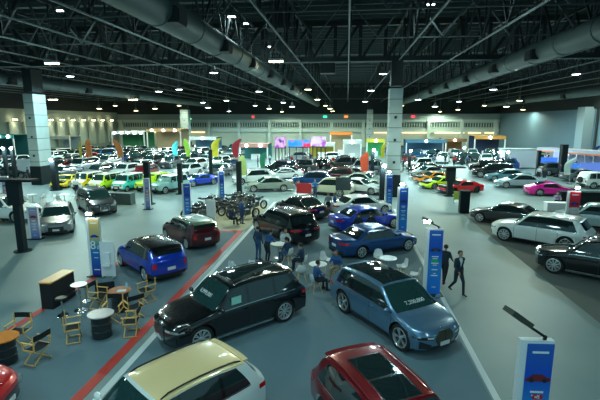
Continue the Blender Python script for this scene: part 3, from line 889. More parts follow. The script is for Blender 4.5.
    # mirrors
    for sg in (1, -1):
        x = cx - .30; z = g.zb(x) + .10; y = g.side(x, g.zb(x)); mm = MB()
        mm.bar((x, sg * (y - .03), z - .06), (x + .02, sg * (y + .12), z), .05, .03); mm.ball((x + .02, sg * (y + .15), z + .02), (.075, .115, .075), 12)
        out.append(('wing_mirror', mm.mesh('wing_mirror', M_BLACK), 'paint', None, 1))
    # rails
    if t['rails']:
        for sg in (1, -1):
            pts = [g.T(x, sg * .90) + Vector((0, 0, .035 + .0)) for x in lin(t['rt'] + .12, t['hdr'] - .1, 12)]
            pts[0].z -= .04; pts[-1].z -= .04; rl = MB(); rl.tube(pts, .018, 6)
            out.append(('roof_rail', rl.mesh('roof_rail', M_CHROME), 'rail', None, 1))
    sp = MB()
    if k not in ('sedan', 'sports', 'porsche', 'pickup'):
        gr = [[g.T(x, q) for q in lin(-.86, .86, 9)] for x in lin(t['rt'] - .10, t['rt'] + .05, 3)]
        for r in gr[:1]:
            for q_ in range(len(r)): r[q_] = r[q_] + Vector((-.06, 0, .055))
        out.append(('roof_spoiler', patch(gr, .014, .03).mesh('roof_spoiler', M_BLACK), 'roof', None, 1))
    if k == 'jeep':
        sw = MB(); sw.lathe([(.0, -.1), (.30, -.1), (.33, -.06), (.33, .06), (.30, .1), (0, .1)], 24, axis='X'); out.append(('spare_wheel', sw.mesh('spare_wheel', M_TYRE), None, (-h - .11, 0, .9), 0))
    if k == 'pickup':
        bedm = MB(); bedm.box(((-h + t['rb'][0]) / 2 + .0, 0, t['deck'] + .04), (t['rb'][0] + h - .35, t['W'] - .42, .03)); out.append(('load_bed', bedm.mesh('load_bed', M_BLACK, 0), None, None, 0))
    wm = wheel_meshes(g.R, .25, {'suv': 9, 'crossover': 5, 'mini': 8, 'porsche': 10, 'sedan': 7}.get(k, 6), False)
    CARS[k] = (g, out, wm)
    return CARS[k]


def nslot(o, m):
    o.material_slots[0].link = 'OBJECT'; o.material_slots[0].material = m


FOOT = []
def corners(x, y, deg, L, W):
    a = R_(deg); c, s = math.cos(a), math.sin(a)
    return [(x + c * u * L / 2 - s * v * W / 2, y + s * u * L / 2 + c * v * W / 2) for u, v in ((1, 1), (-1, 1), (-1, -1), (1, -1))]


def hits(A, B):
    for P_, Q in ((A, B), (B, A)):
        for i in range(4):
            ex, ey = P_[(i + 1) % 4][0] - P_[i][0], P_[(i + 1) % 4][1] - P_[i][1]; nx, ny = -ey, ex
            a = [p[0] * nx + p[1] * ny for p in P_]; b = [p[0] * nx + p[1] * ny for p in Q]
            if max(a) <= min(b) or max(b) <= min(a): return False
    return True


def free(x, y, deg, L, W, pad=.25):
    C = corners(x, y, deg, L + pad, W + pad)
    return not any(hits(C, f) for f in FOOT)


def car(k, loc, deg, pm, label, group=None, lod=2, roof=None, trim=None, sill=None, rail=None, rim=None, hood=None, cat='car', name='car', z=0.0):
    g, parts, wm = car_parts(k)
    t = thing(name, label, cat, (loc[0], loc[1], z), R_(deg), group)
    for nm, me, key, pl, lv in parts:
        if lv > lod: continue
        o = link(nm, me, t, pl or (0, 0, 0))
        if key == 'paint': nslot(o, pm)
        elif key == 'roof': nslot(o, roof or pm)
        if nm == 'bonnet' and hood: nslot(o, hood)
        elif key == 'trim': nslot(o, trim or M_GLOSSB)
        elif key == 'sill': nslot(o, sill or M_BLACK)
        elif key == 'rail': nslot(o, rail or M_BLACK)
    FOOT.append(corners(loc[0], loc[1], deg, g.t['L'], g.t['W'] + .25))
    y = g.t['W'] / 2 - .135
    for xw in (g.xf, g.xr):
        for sg in (1, -1):
            w = link('wheel', wm[0], t, (xw, sg * y, g.R), 0 if sg == 1 else math.pi)
            if lod >= 1 or True:
                r = link('rim', wm[1], w)
                if rim: nslot(r, rim)
    return t, g


def pane(t, g, name, x0, x1, yf, m, frame=None, off=.012):
    """a flat-lying glass panel following the roof"""
    o = obj(name, patch([[g.T(x, q) for q in lin(-yf, yf, 9)] for x in lin(x0, x1, 7)], off, .02), m, t, smooth=60)
    if frame:
        mb = MB()
        for a, b, c, d in ((x0, x0 - .03, -yf, yf), (x1, x1 + .03, -yf, yf)): patch([[g.T(x, q) for q in lin(c, d, 9)] for x in (a, b)], off + .003, .02, mb=mb)
        for s in (-yf, yf): patch([[g.T(x, q) for q in (s - .02, s + .02)] for x in lin(x0, x1, 7)], off + .003, .02, mb=mb)
        obj(name + '_frame', mb, frame, t, smooth=60)
    return o


def windscreen_text(t, g, txt, size, yoff=0.0, u=.35):
    x = lerp(g.t['cowl'][0], g.t['hdr'], u)
    p = g.T(x, 0); px = g.T(x - .12, 0); up = (px - p).normalized(); rt = Vector((0, 1, 0)); n = rt.cross(up).normalized()
    # seen from the front the reader's right is +y
    M = Matrix((rt, up, n)).transposed().to_4x4(); M.translation = p + n * .03 + Vector((0, yoff, 0))
    mb = text_mb(txt, size, .003); xform(mb, M)
    return obj('price_lettering', mb, mat('white_lettering', (.8, .85, .85), .5), t, smooth=0)


def rot2(v, deg):
    a = R_(deg); return Vector((v[0] * math.cos(a) - v[1] * math.sin(a), v[0] * math.sin(a) + v[1] * math.cos(a), 0))


def by_wheels(k, fr, re, sd, deg=None):
    """car centre and heading from the ground contact pixels of the two near wheels; sd 'L' or 'R' is the side we see"""
    g = car_parts(k)[0]; F, B = G(*fr), G(*re); d = F - B
    if deg is None: deg = math.degrees(math.atan2(d.y, d.x))
    mid = (F + B) / 2; loc = mid - rot2(((g.xf + g.xr) / 2, (g.t['W'] / 2 - .14) * (1 if sd == 'L' else -1)), deg)
    return loc, deg


def by_front(k, fr, sd, deg):
    g = car_parts(k)[0]
    return G(*fr) - rot2((g.xf, (g.t['W'] / 2 - .14) * (1 if sd == 'L' else -1)), deg), deg
# ================================================================ near and middle cars
for px_, py_ in [(56.5, 190), (149, 204), (181, 194), (211.5, 181), (239.5, 194), (381.5, 200), (449, 196), (372, 177), (409, 170), (537, 176), (561, 177), (497, 171), (505, 171), (462, 165), (8, 182), (16, 182), (161, 165), (168.5, 165), (200, 167), (247, 186), (538, 181), (543.5, 183)]:
    q_ = G(px_, py_); FOOT.append(corners(q_.x, q_.y, 0, .8, .8))
P_BLACK = paint('black', (0.006, 0.008, 0.010), .3, .22)
P_IX = paint('storm_blue', (0.11, 0.23, 0.36), .45, .3)
P_CREAM = paint('pearl_white', (0.90, 0.95, 0.92), .1, .3)
P_CREAMR = paint('cream_roof', (0.98, 0.72, 0.36), .1, .3)
P_RED = paint('deep_red', (0.26, 0.006, 0.012), .4, .28)
P_RED2 = paint('bright_red', (0.65, 0.005, 0.012), .2, .28)
P_BLUE = paint('vivid_blue', (0.006, 0.05, 0.55), .35, .28)
P_BLUE2 = paint('navy_blue', (0.004, 0.07, 0.26), .45, .28)
P_MAROON = paint('maroon', (0.09, 0.006, 0.012), .3, .3)
P_WHITE = paint('white', (0.90, 0.95, 0.92), .05, .3)
P_SILVER = paint('silver', (0.33, 0.36, 0.38), .6, .32)
P_GREY = paint('dark_grey', (0.06, 0.07, 0.075), .5, .3)
P_GREEN = paint('sage_roof', (0.20, 0.27, 0.17), .2, .35)
P_SAGE = paint('pale_sage', (0.36, 0.44, 0.37), .4, .32)
P_BRONZE = paint('dark_bronze', (0.035, 0.035, 0.035), .4, .3)
P_PINK = paint('hot_pink', (0.75, 0.01, 0.34), .2, .3)
P_LBLUE = paint('pale_blue', (0.40, 0.55, 0.60), .3, .32)
P_TEALD = paint('dusty_teal', (0.10, 0.27, 0.33), .4, .3)
P_TEAL = paint('aqua', (0.02, 0.62, 0.55), .1, .3)
P_YEL = paint('yellow', (0.95, 0.68, 0.0), .05, .3)
P_LIME = paint('lime', (0.60, 0.90, 0.0), .05, .3)
P_ORANGE = paint('orange', (0.95, 0.30, 0.0), .1, .3)
P_CREAMY = paint('cream_bonnet', (0.60, 0.62, 0.45), .1, .3)
P_MGREY = paint('mid_grey', (0.16, 0.19, 0.20), .5, .3)

# black SUV
loc, dg = by_wheels('suv', (207, 350), (288, 321), 'L')
loc = loc + Vector((-.17, -.04, 0))
t, g = car('suv', loc, dg, P_BLACK, 'large black SUV in the centre foreground with chrome sills and a lettered windscreen', trim=M_CHROME, sill=M_CHROME, rail=M_CHROME)
pane(t, g, 'sunroof', -1.75, .25, .66, M_GLASS)
windscreen_text(t, g, '8,999,000', .19, u=.40)
nb = MB(); p = g.S(.45, 1.22, 1); nb.box(p + Vector((0, .03, .08)), (.34, .012, .24)); obj('notice', nb, mat('mint_paper', (.35, .75, .62), .6), t, smooth=0)
# blue grey crossover
loc, dg = by_wheels('crossover', (402, 350), (345, 312), 'R')
t, g = car('crossover', loc, dg, P_IX, 'blue grey electric crossover with black roof panel and lettered windscreen', trim=M_CHROME)
pane(t, g, 'glass_roof', -1.70, .38, .80, M_GLASS)
windscreen_text(t, g, '7,200,000', .20, u=.24)
sc = mat('white_lettering', (.8, .85, .85), .5)
# cream SUV, lower left centre
t, g = car('midsuv', (-3.78, 7.72), -128, P_CREAM, 'white SUV with a cream roof cut off by the bottom edge', roof=P_CREAMR, rail=M_BLACK, trim=M_CHROME)
# red SUV
t, g = car('midsuv', (1.02, 7.88), -62, P_RED, 'deep red SUV with a black panoramic sunroof at the bottom edge', rail=P_RED, trim=M_CHROME)
pane(t, g, 'sunroof', -1.18, -.35, .55, M_GLASS, M_CHROME); pane(t, g, 'sunroof', -.29, .37, .55, M_GLASS, M_CHROME)
# bright red car in the lower left corner
t, g = car('mini', (-9.75, 7.75), 12, P_RED2, 'bright red small car in the bottom left corner', roof=P_BLACK)
# blue countryman-like hatch
loc, dg = by_wheels('mini', (123, 266), (147, 281), 'L')
t, g = car('mini', loc, dg, P_BLUE, 'bright blue compact hatchback with a black roof seen from behind', roof=P_BLACK, rail=M_CHROME)
loc, dg = by_wheels('mini', (165, 238), (191, 250.5), 'L')
t, g = car('mini', loc, dg, P_MAROON, 'dark red compact hatchback with a sage green roof', roof=P_GREEN, rail=M_CHROME)
# right side
loc, dg = by_wheels('suv', (506, 241), (562, 251), 'L')
t, g = car('suv', loc, dg, P_WHITE, 'large white SUV parked in the right hand row', trim=M_CHROME, rail=M_CHROME)
QD = dg
l2, _ = by_front('suv', (553, 273), 'L', QD + 1)
car('suv', l2, QD + 1, P_BLACK, 'black SUV with a bright sill strip cut off by the right edge', sill=M_CHROME, trim=M_CHROME)
l2, _ = by_front('sedan', (479.5, 222), 'L', QD + 2)
car('sedan', l2, QD + 2, P_BRONZE, 'dark grey fastback saloon parked behind the white SUV at the right', trim=M_CHROME)
# centre group
loc, dg = by_wheels('sedan', (405, 251), (363, 258), 'R')
car('sedan', loc, dg, P_BLUE2, 'dark blue saloon parked behind the seated visitors, seen from the rear')
SD = dg
l2, _ = by_front('sedan', (393, 228), 'R', SD - 2)
car('sedan', l2, SD - 2, P_BLUE, 'vivid blue coupe parked between the white coupe and the dark blue saloon', roof=P_BLUE)
l2, _ = by_front('sedan', (384, 214), 'R', SD - 6)
car('sedan', l2, SD - 6, P_WHITE, 'white coupe parked just behind the vivid blue coupe', roof=P_WHITE)
car('suv', (-3.7, 25.0), 130, P_BLACK, 'black SUV behind the standing men in blue, its rear to the viewer')
car('sedan', (-3.3, 31.0), 132, P_BLACK, 'black car second in the row of dark cars, beyond the first black SUV', roof=P_BLACK)
# left pair
car('compact', (-18.35, 25.1), -58, P_SILVER, 'silver compact SUV at the left beside the purple poster')
car('suv', (-19.3, 30.9), -45, P_GREY, 'dark grey SUV with a large grille at the left')
def front_panel(t, g, m):
    obj('front_panel', patch([[g.C(1, q, z) for z in lin(g.sill + .16, g.t['nose'] - .22, 5)] for q in lin(-.97, .97, 15)], .005, .01), m, t, smooth=60)
def at(k, px, py, deg, pm, label, lod=1, **kw):
    p = G(px, py); d = p.normalized(); p = p + d * .9; q = 0; T = CT[k]
    while not free(p.x, p.y, deg, T['L'], T['W']) and q < 60: p = p + d * .2; q += 1
    if q > 12: print('PUSHED', label, round(q * .2, 1))
    t, g = car(k, (p.x, p.y), deg, pm, label, lod=lod, **kw)
    if kw.get('hood'): front_panel(t, g, kw['hood'])
    return t, g
# left row of small cars
at('sports', 67, 190, -80, P_YEL, 'yellow low sports car at the left end of the small car row')
at('kei', 89, 189, -98, P_YEL, 'small yellow and white car partly hidden beside the yellow sports car', roof=P_WHITE, hood=P_WHITE)
at('kei', 106, 190.5, -100, P_LIME, 'small boxy car in lime and white in the left row', roof=P_WHITE, hood=P_WHITE)
at('kei', 129, 191, -100, P_TEAL, 'small boxy car in aqua and white in the left row', roof=P_WHITE, hood=P_WHITE)
at('jeep', 154, 191, -105, P_LIME, 'lime green boxy off-roader in the left row', roof=P_LIME)
at('jeep', 170, 193, -115, paint('pale_aqua', (.30, .55, .52)), 'pale aqua and white boxy off-roader beside the black post', roof=P_WHITE)
at('sports', 199, 186, -130, P_BLUE, 'royal blue low car at the aisle end of the left block')
# second line of the left block
LB = [(100, 178, 'midsuv', P_MGREY), (113, 176, 'sedan', P_SILVER), (126, 177, 'midsuv', P_WHITE), (140, 176, 'midsuv', P_SILVER), (188, 177, 'midsuv', P_WHITE), (195, 170, 'midsuv', P_WHITE), (219, 177, 'compact', P_MGREY), (228, 172, 'midsuv', P_GREY), (220, 167, 'midsuv', P_WHITE)]
NM = {id(P_MGREY): 'mid grey', id(P_SILVER): 'silver', id(P_WHITE): 'white', id(P_GREY): 'dark grey', id(P_BLACK): 'black'}
labs = ['first', 'second', 'third', 'fourth']
LBL = ['mid grey SUV behind the lime and white small car', 'silver saloon behind the gap between the small cars', 'white SUV parked behind the aqua and white small car', 'silver SUV parked behind the lime off-roader', 'white SUV parked behind the royal blue low car', 'white SUV further back beside the left aisle',
       'mid grey compact SUV at the aisle behind the royal blue car', 'dark grey SUV at the corner of the left aisle', 'white SUV near the yellow feather flag by the left aisle']
for (px, py, k, pm), lb in zip(LB, LBL): at(k, px, py, -105 + random.uniform(-5, 5), pm, lb, lod=1)
# centre back
at('sedan', 269, 192, 197, P_SAGE, 'sage green saloon facing left on the blue carpet', trim=M_CHROME)
at('midsuv', 253, 189, 205, P_WHITE, 'white hatchback behind the sage green saloon')
at('sedan', 283, 183, 200, P_WHITE, 'white saloon seen side-on behind the sage green saloon')
at('sedan', 285, 179, 200, P_BLACK, 'black saloon behind the white side-on saloon')
at('sedan', 358, 194, -20, P_WHITE, 'white saloon beside the dark screen near the central pillar', trim=M_CHROME)
at('sedan', 363, 187, -22, P_SAGE, 'pale sage saloon behind the white saloon by the central pillar')
at('sedan', 354, 180, 165, P_SILVER, 'silver saloon in the middle of the hall left of the central pillar')
at('midsuv', 330, 196, 160, P_CREAMY, 'cream coloured SUV behind the man in blue')
at('compact', 312, 187, 170, P_BLUE2, 'dark blue hatchback on the blue floor mat in the middle of the hall')
at('midsuv', 336, 186, 175, P_MAROON, 'maroon SUV in the middle of the hall')
at('suv', 281, 174, 175, P_BLACK, 'black SUV left of the screens in the middle of the hall')
at('suv', 300, 173, 175, P_GREY, 'dark grey SUV below the screens')
at('compact', 315, 174, 178, P_BLACK, 'black hatchback in front of the busy stands')
at('suv', 343, 172, 178, P_BRONZE, 'bronze black SUV below the orange stand sign')
at('compact', 360, 172, 178, P_BLACK, 'black hatchback beside the red poster tower')
# right aisle sports cars
at('sports', 459, 196, 200, P_RED2, 'bright red sports car at the front of the right row', rim=M_GLOSSB)
at('sports', 440, 189, 200, P_LIME, 'lime yellow sports car second in the right row')
at('sports', 432, 183, 200, P_ORANGE, 'orange sports car third in the right row')
at('sedan', 428, 178, 198, P_SAGE, 'pale green saloon fourth in the right row')
at('sedan', 424, 174, 198, P_BLACK, 'black saloon fifth in the right row')
at('compact', 418, 170, 198, P_WHITE, 'white hatchback sixth in the right row')
# pink sports car and neighbours
l2, _ = by_wheels('porsche', (570, 197), (537, 196), 'R')
car('porsche', l2, _, P_PINK, 'hot pink sports coupe on the right', lod=1, rim=M_CHROME)
at('sedan', 519, 188.5, 178, P_LBLUE, 'pale blue fastback beside the pink sports coupe')
at('sedan', 507, 182, 175, P_TEALD, 'dusty teal saloon behind the pale blue fastback')
at('suv', 493, 178, 172, P_BLACK, 'black SUV with big wheels in the right hand middle row')
at('jeep', 483, 173, 175, P_BLACK, 'black boxy off-roader behind the black SUV with big wheels')
at('suv', 499, 172, 172, P_BLUE2, 'dark navy SUV behind the black SUV with big wheels')
at('midsuv', 555, 176, 5, P_MGREY, 'mid grey SUV behind the two standing visitors at the right')
at('sedan', 582, 182, 5, P_MGREY, 'grey saloon beside the pale feather flag at the right')
at('jeep', 598, 189, 10, P_WHITE, 'white off-roader cut off by the right edge')
at('midsuv', 592, 240, 150, P_LBLUE, 'pale blue grey SUV mostly hidden behind the white SUV at the right edge')
# left edge bits
at('suv', 5, 222, 0, P_WHITE, 'white car cut off by the left edge beside the stand')
at('sedan', 15, 178, 0, P_GREY, 'dark grey saloon at the left edge behind the black tower')
# ================================================================ people
M_SKIN = mat('skin', (0.45, 0.26, 0.18), .55)
M_HAIR = mat('black_hair', (0.012, 0.009, 0.008), .6)
M_SHOE = mat('black_shoe', (0.01, 0.01, 0.01), .4)
C_NAVY = mat('navy_jacket', (0.012, 0.04, 0.10), .8, noise=.15)
C_BLUE = mat('blue_polo', (0.02, 0.09, 0.26), .8, noise=.15)
C_DARK = mat('dark_suit', (0.012, 0.025, 0.04), .8, noise=.15)
C_WHITE = mat('white_shirt', (0.62, 0.66, 0.66), .8)
C_TROU = mat('dark_trousers', (0.015, 0.022, 0.035), .85)
C_DENIM = mat('denim_trousers', (0.03, 0.08, 0.17), .85)
C_GREYT = mat('grey_shirt', (0.28, 0.30, 0.32), .85)
C_REDT = mat('red_shirt', (0.5, 0.03, 0.03), .85)
C_KHAKI = mat('khaki_trousers', (0.30, 0.24, 0.15), .85)


def body_mesh(name, pose, voxel, hands=True, suit=False):
    """one continuous figure facing +X; material slots skin, top, trousers, shoes, shirt front"""
    pr = []  # a, ra, b, rb, slot
    def c(a, ra, b, rb, s): pr.append((Vector(a), ra, Vector(b), rb, s))
    J = dict(
        stand=dict(pel=(0, 0, .93), wai=(0, 0, 1.08), che=(.01, 0, 1.30), nec=(0, 0, 1.46), hea=(.02, 0, 1.60), sh=1.39, kn=[(.02, .10, .50), (.02, -.10, .50)], an=[(-.02, .11, .08), (-.02, -.11, .08)], el=[(-.03, .26, 1.13), (-.03, -.26, 1.13)], wr=[(.07, .26, .89), (.07, -.26, .89)]),
        walk=dict(pel=(0, 0, .92), wai=(.01, 0, 1.08), che=(.03, 0, 1.30), nec=(.03, 0, 1.46), hea=(.05, 0, 1.60), sh=1.39, kn=[(.20, .09, .52), (-.04, -.09, .50)], an=[(.24, .09, .08), (-.34, -.10, .17)], el=[(-.14, .25, 1.16), (.08, -.25, 1.14)], wr=[(-.10, .28, .90), (.28, -.24, 1.0)]),
        sit=dict(pel=(0, 0, .53), wai=(.0, 0, .68), che=(.04, 0, .90), nec=(.07, 0, 1.06), hea=(.11, 0, 1.20), sh=.99, kn=[(.42, .12, .50), (.42, -.12, .50)], an=[(.40, .13, .08), (.46, -.12, .08)], el=[(.12, .27, .76), (.12, -.27, .76)], wr=[(.34, .16, .74), (.34, -.14, .74)]),
        lean=dict(pel=(-.05, 0, .92), wai=(.02, 0, 1.06), che=(.12, 0, 1.25), nec=(.20, 0, 1.39), hea=(.27, 0, 1.52), sh=1.33, kn=[(.04, .10, .50), (.0, -.12, .50)], an=[(-.02, .11, .08), (-.10, -.13, .08)], el=[(.18, .27, 1.08), (.18, -.27, 1.08)], wr=[(.38, .18, 1.03), (.38, -.18, 1.03)]),
    )[pose]
    V = {k: (Vector(v) if isinstance(v, tuple) else v) for k, v in J.items()}
    for dy in (-.075, 0, .075):
        o = Vector((0, dy, 0)); c(V['pel'] + o, .095, V['wai'] + o * .8, .09, 2 if not suit else 1)
        c(V['wai'] + o * .8, .092, V['che'] + o * 1.1, .105, 1)
    if suit: c(V['pel'] + Vector((0, .07, -.06)), .11, V['wai'] + Vector((0, .05, 0)), .09, 1); c(V['pel'] + Vector((0, -.07, -.06)), .11, V['wai'] + Vector((0, -.05, 0)), .09, 1)
    shv = Vector((V['che'].x, 0, V['sh']))
    c(shv + Vector((0, .15, 0)), .07, shv + Vector((0, -.15, 0)), .07, 1)
    c(V['che'], .10, V['nec'] - Vector((0, 0, .03)), .062, 1)
    c(V['nec'] - Vector((0, 0, .02)), .05, V['hea'] - Vector((0.02, 0, .05)), .05, 0)
    h = V['hea']
    c(h + Vector((-.012, 0, .035)), .088, h + Vector((0, 0, 0)), .082, 0); c(h + Vector((.012, 0, 0)), .076, h + Vector((.03, 0, -.075)), .045, 0)
    c(h + Vector((.085, 0, .0)), .010, h + Vector((.10, 0, -.02)), .014, 0)
    for s in (1, -1): c(h + Vector((-.01, s * .082, .01)), .016, h + Vector((-.005, s * .082, -.02)), .013, 0)
    for i, s in enumerate((1, -1)):
        hip = V['pel'] + Vector((0, s * .09, -.03)); kn, an = Vector(J['kn'][i]), Vector(J['an'][i])
        c(hip, .092, kn, .062, 2); c(kn, .060, an, .045, 2)
        toe = an + Vector((.15, s * .02, -.045)); toe.z = max(.03, toe.z); c(an + Vector((-.03, 0, -.03)), .042, toe, .034, 3)
        sh = shv + Vector((0, s * .17, -.01)); el, wr = Vector(J['el'][i]), Vector(J['wr'][i])
        c(sh, .062, el, .047, 1); c(el, .045, wr, .034, 1)
        d = (wr - el).normalized(); c(wr, .028, wr + d * .07, .030, 0)
    mb = MB()
    for a, ra, b, rb, s in pr:
        d = b - a; L = max(d.length, .001); pts = []; rs = []
        for q in (-.98, -.8, -.4, 0): pts.append(a + d / L * ra * q); rs.append(ra * math.sqrt(max(.02, 1 - q * q)))
        for q in (0.001, .4, .8, .98): pts.append(b + d / L * rb * q); rs.append(rb * math.sqrt(max(.02, 1 - q * q)))
        mb.tube(pts, rs, 12)
    me = mb.mesh('tmp', [M_SKIN], 0)
    o = bpy.data.objects.new('tmp', me); COL.objects.link(o)
    md = o.modifiers.new('r', 'REMESH'); md.mode = 'VOXEL'; md.voxel_size = voxel
    ms = o.modifiers.new('s', 'SMOOTH'); ms.iterations = 4; ms.factor = .5
    bpy.context.view_layer.update()
    ev = bpy.data.meshes.new_from_object(o.evaluated_get(bpy.context.evaluated_depsgraph_get()))
    out = MB(); out.v = [tuple(v.co) for v in ev.vertices]
    def slot(p):
        best, bs = 9, 1
        for a, ra, b, rb, s in pr:
            d = b - a; t = max(0, min(1, (p - a).dot(d) / max(d.length_squared, 1e-6))); q = (p - a - d * t).length - lerp(ra, rb, t)
            if q < best: best, bs = q, s
        if suit and bs == 1 and p.x > V['che'].x + .05 and abs(p.y) < .055 * (p.z - V['wai'].z) / .25 and V['wai'].z + .02 < p.z: bs = 4
        return bs
    for p in ev.polygons:
        out.f.append(tuple(p.vertices)); out.m.append(slot(p.center))
    bpy.data.objects.remove(o); bpy.data.meshes.remove(me); bpy.data.meshes.remove(ev)
    if hands:
        for i, s in enumerate((1, -1)):
            el, wr = Vector(J['el'][i]), Vector(J['wr'][i]); d = (wr - el).normalized(); sd = Vector((1, 0, 0)) - d * d.x; sd.normalize(); nn = d.cross(sd) * s
            for q, L in ((-.026, .062), (-.009, .075), (.009, .07), (.025, .055)):
                b0 = wr + d * .075 + sd * q; b1 = b0 + d * L * .55; b2 = b1 + (d * .8 - nn * .5).normalized() * L * .5
                out.tube([b0, b1, b2], [.0095, .009, .007], 6, mi=0)
            b0 = wr + d * .03 + sd * .028; out.tube([b0, b0 + (d * .6 + sd * .7).normalized() * .035, b0 + (d * .9 + sd * .35).normalized() * .065], [.011, .010, .008], 6, mi=0)
    for s in (1, -1): out.ball(h + Vector((.073, s * .032, .015)), (.010, .014, .009), 8, mi=3)
    out.tube([h + Vector((.072, -.022, -.055)), h + Vector((.079, 0, -.057)), h + Vector((.072, .022, -.055))], .005, 6, mi=3)
    me = out.mesh(name, [M_SKIN, C_NAVY, C_TROU, M_SHOE, C_WHITE], 50)
    # hair cap
    hb = MB(); vs = []; n = 14; rings = 7
    for i in range(rings + 1):
        th = (math.pi * .60) * i / rings
        for k in range(n):
            a = 2 * math.pi * k / n; q = 1.0
            thk = th if math.cos(a) < .3 else min(th, .95)
            vs.append(h + Vector((-.018 + .105 * math.sin(thk) * math.cos(a), .096 * math.sin(thk) * math.sin(a), .032 + .105 * math.cos(thk))))
    fs = [(i * n + k, (i + 1) * n + k, (i + 1) * n + (k + 1) % n, i * n + (k + 1) % n) for i in range(rings) for k in range(n)]
    hb.add(vs, fs)
    return me, hb.mesh(name + '_hair', M_HAIR, 60)


BODY = {'suit': body_mesh('suited_body', 'walk', .014, True, True), 'stand': body_mesh('standing_body', 'stand', .020), 'walk': body_mesh('walking_body', 'walk', .020), 'sit': body_mesh('seated_body', 'sit', .018), 'lean': body_mesh('leaning_body', 'lean', .020)}


def person(pose, x, y, deg, label, top=None, bot=None, z=0.006, group=None, hair=None, s=1.0):
    me, hm = BODY[pose]
    t = link('person', me, None, (x, y, z), R_(deg)); tag(t, label, 'person', group); t.scale = (s, s, s)
    for i, m in ((1, top), (2, bot)):
        if m: t.material_slots[i].link = 'OBJECT'; t.material_slots[i].material = m
    o = link('hair', hm, t)
    if hair: nslot(o, hair)
    return t


def pat(pose, px, py, deg, label, top=None, bot=None, **kw):
    p = G(px, py); return person(pose, p.x, p.y, deg, label, top, bot, **kw)


pat('suit', 457, 294, -65, 'man in a dark suit and white shirt walking along the wide aisle', C_DARK, C_DARK, s=1.05)
pat('walk', 443.5, 284, 60, 'person in dark clothes half hidden behind the blue totem sign beside the suited man', C_DARK, C_TROU)
person('stand', -4.3, 20.3, 60, 'man in navy standing with pale head turned among the visitors behind the black SUV', C_NAVY, C_DENIM)
person('lean', -3.75, 19.9, 55, 'man in a blue jacket standing with his back to the viewer behind the black SUV', C_BLUE, C_TROU, z=.006)
person('sit', -3.15, 21.6, -60, 'seated person in a white shirt facing the men in blue', C_WHITE, C_DENIM)
person('sit', -2.75, 19.9, 150, 'seated man in navy on a white chair turned to the standing men', C_NAVY, C_DENIM)
person('sit', -1.95, 18.9, 165, 'seated man in blue on a white chair with high back behind the black SUV roof', C_NAVY, C_TROU)
person('sit', -1.15, 16.5, 30, 'seated man in blue bending forward beside the rear of the blue grey crossover', C_BLUE, C_TROU)
person('sit', -.35, 18.1, -110, 'seated woman with brown hair in blue behind the crossover', C_BLUE, C_KHAKI, hair=mat('brown_hair', (.08, .035, .015), .6))
pat('stand', 328, 216, -80, 'man in a grey shirt standing at the tail of the white coupe', C_GREYT, C_TROU)
pat('stand', 334.5, 216, 200, 'man in blue standing beside the grey shirted man at the white coupe', C_BLUE, C_TROU)
person('stand', .75, 24.1, 70, 'dark haired visitor standing left of two between the blue saloons', C_DARK, C_TROU)
person('lean', 1.5, 24.4, 100, 'dark clothed visitor bending right of two between the blue saloons', C_DARK, C_TROU)
pat('sit', 231, 226, 60, 'visitor in navy sitting beside the motorcycles', C_NAVY, C_TROU)
pat('stand', 242, 224, 50, 'man in blue standing at the edge of the beige motorcycle carpet', C_BLUE, C_DENIM)
pat('stand', 254, 217, 200, 'visitor in dark clothes standing right of the motorcycles', C_DARK, C_KHAKI)
pat('stand', 315, 198, -90, 'man in a bright blue shirt standing beside the red display board', mat('bright_blue_shirt', (.03, .16, .45), .8), C_DENIM)
pat('stand', 538, 181, -120, 'visitor in a white top standing left of the pair at the white container', C_WHITE, C_TROU)
pat('stand', 543.5, 183, -100, 'visitor in black standing right of the pair at the white container', C_DARK, C_TROU)
pat('sit', 556, 208, -100, 'person in a lilac shirt seated behind the white desk at the right', mat('lilac_shirt', (.35, .30, .48), .8), C_TROU)
pat('stand', 77, 196, -60, 'person in a white shirt standing before the left row of small cars', C_WHITE, C_TROU)
FARP = [(300, 168), (306, 170), (322, 170), (327, 166), (333, 169), (338, 165), (345, 168), (351, 170), (318, 165), (311, 163), (292, 166), (371, 176), (379, 172), (403, 171), (408, 168), (445, 165), (454, 167), (467, 166), (575, 176), (560, 178), (586, 175), (29, 182), (44, 178), (258, 167), (270, 165)]
PC = [('white', C_WHITE), ('navy', C_NAVY), ('grey', C_GREYT), ('dark', C_DARK), ('red', C_REDT), ('blue', C_BLUE)]
PLACES = {0: 'below the screens', 1: 'near the screens', 2: 'by the busy stands'}
for i, (px, py) in enumerate(FARP):
    nm, c = PC[i % 6]
    w = 'at the far left stands' if px < 100 else 'near the left aisle stands' if px < 275 else 'below the lit screens' if px < 340 else 'left of the central pillar' if px < 385 else 'in the right hand stands' if px < 500 else 'by the blue lit stand at the right'
    p_ = G(px, py); d_ = p_.normalized(); q_ = 0
    while not free(p_.x, p_.y, 0, .6, .6, 0) and q_ < 40: p_ = p_ + d_ * .25; q_ += 1
    person('stand' if i % 3 else 'walk', p_.x, p_.y, random.uniform(0, 360), 'tiny far visitor in a %s top %s' % (nm, w), c, C_TROU, group='far visitors among the stands')

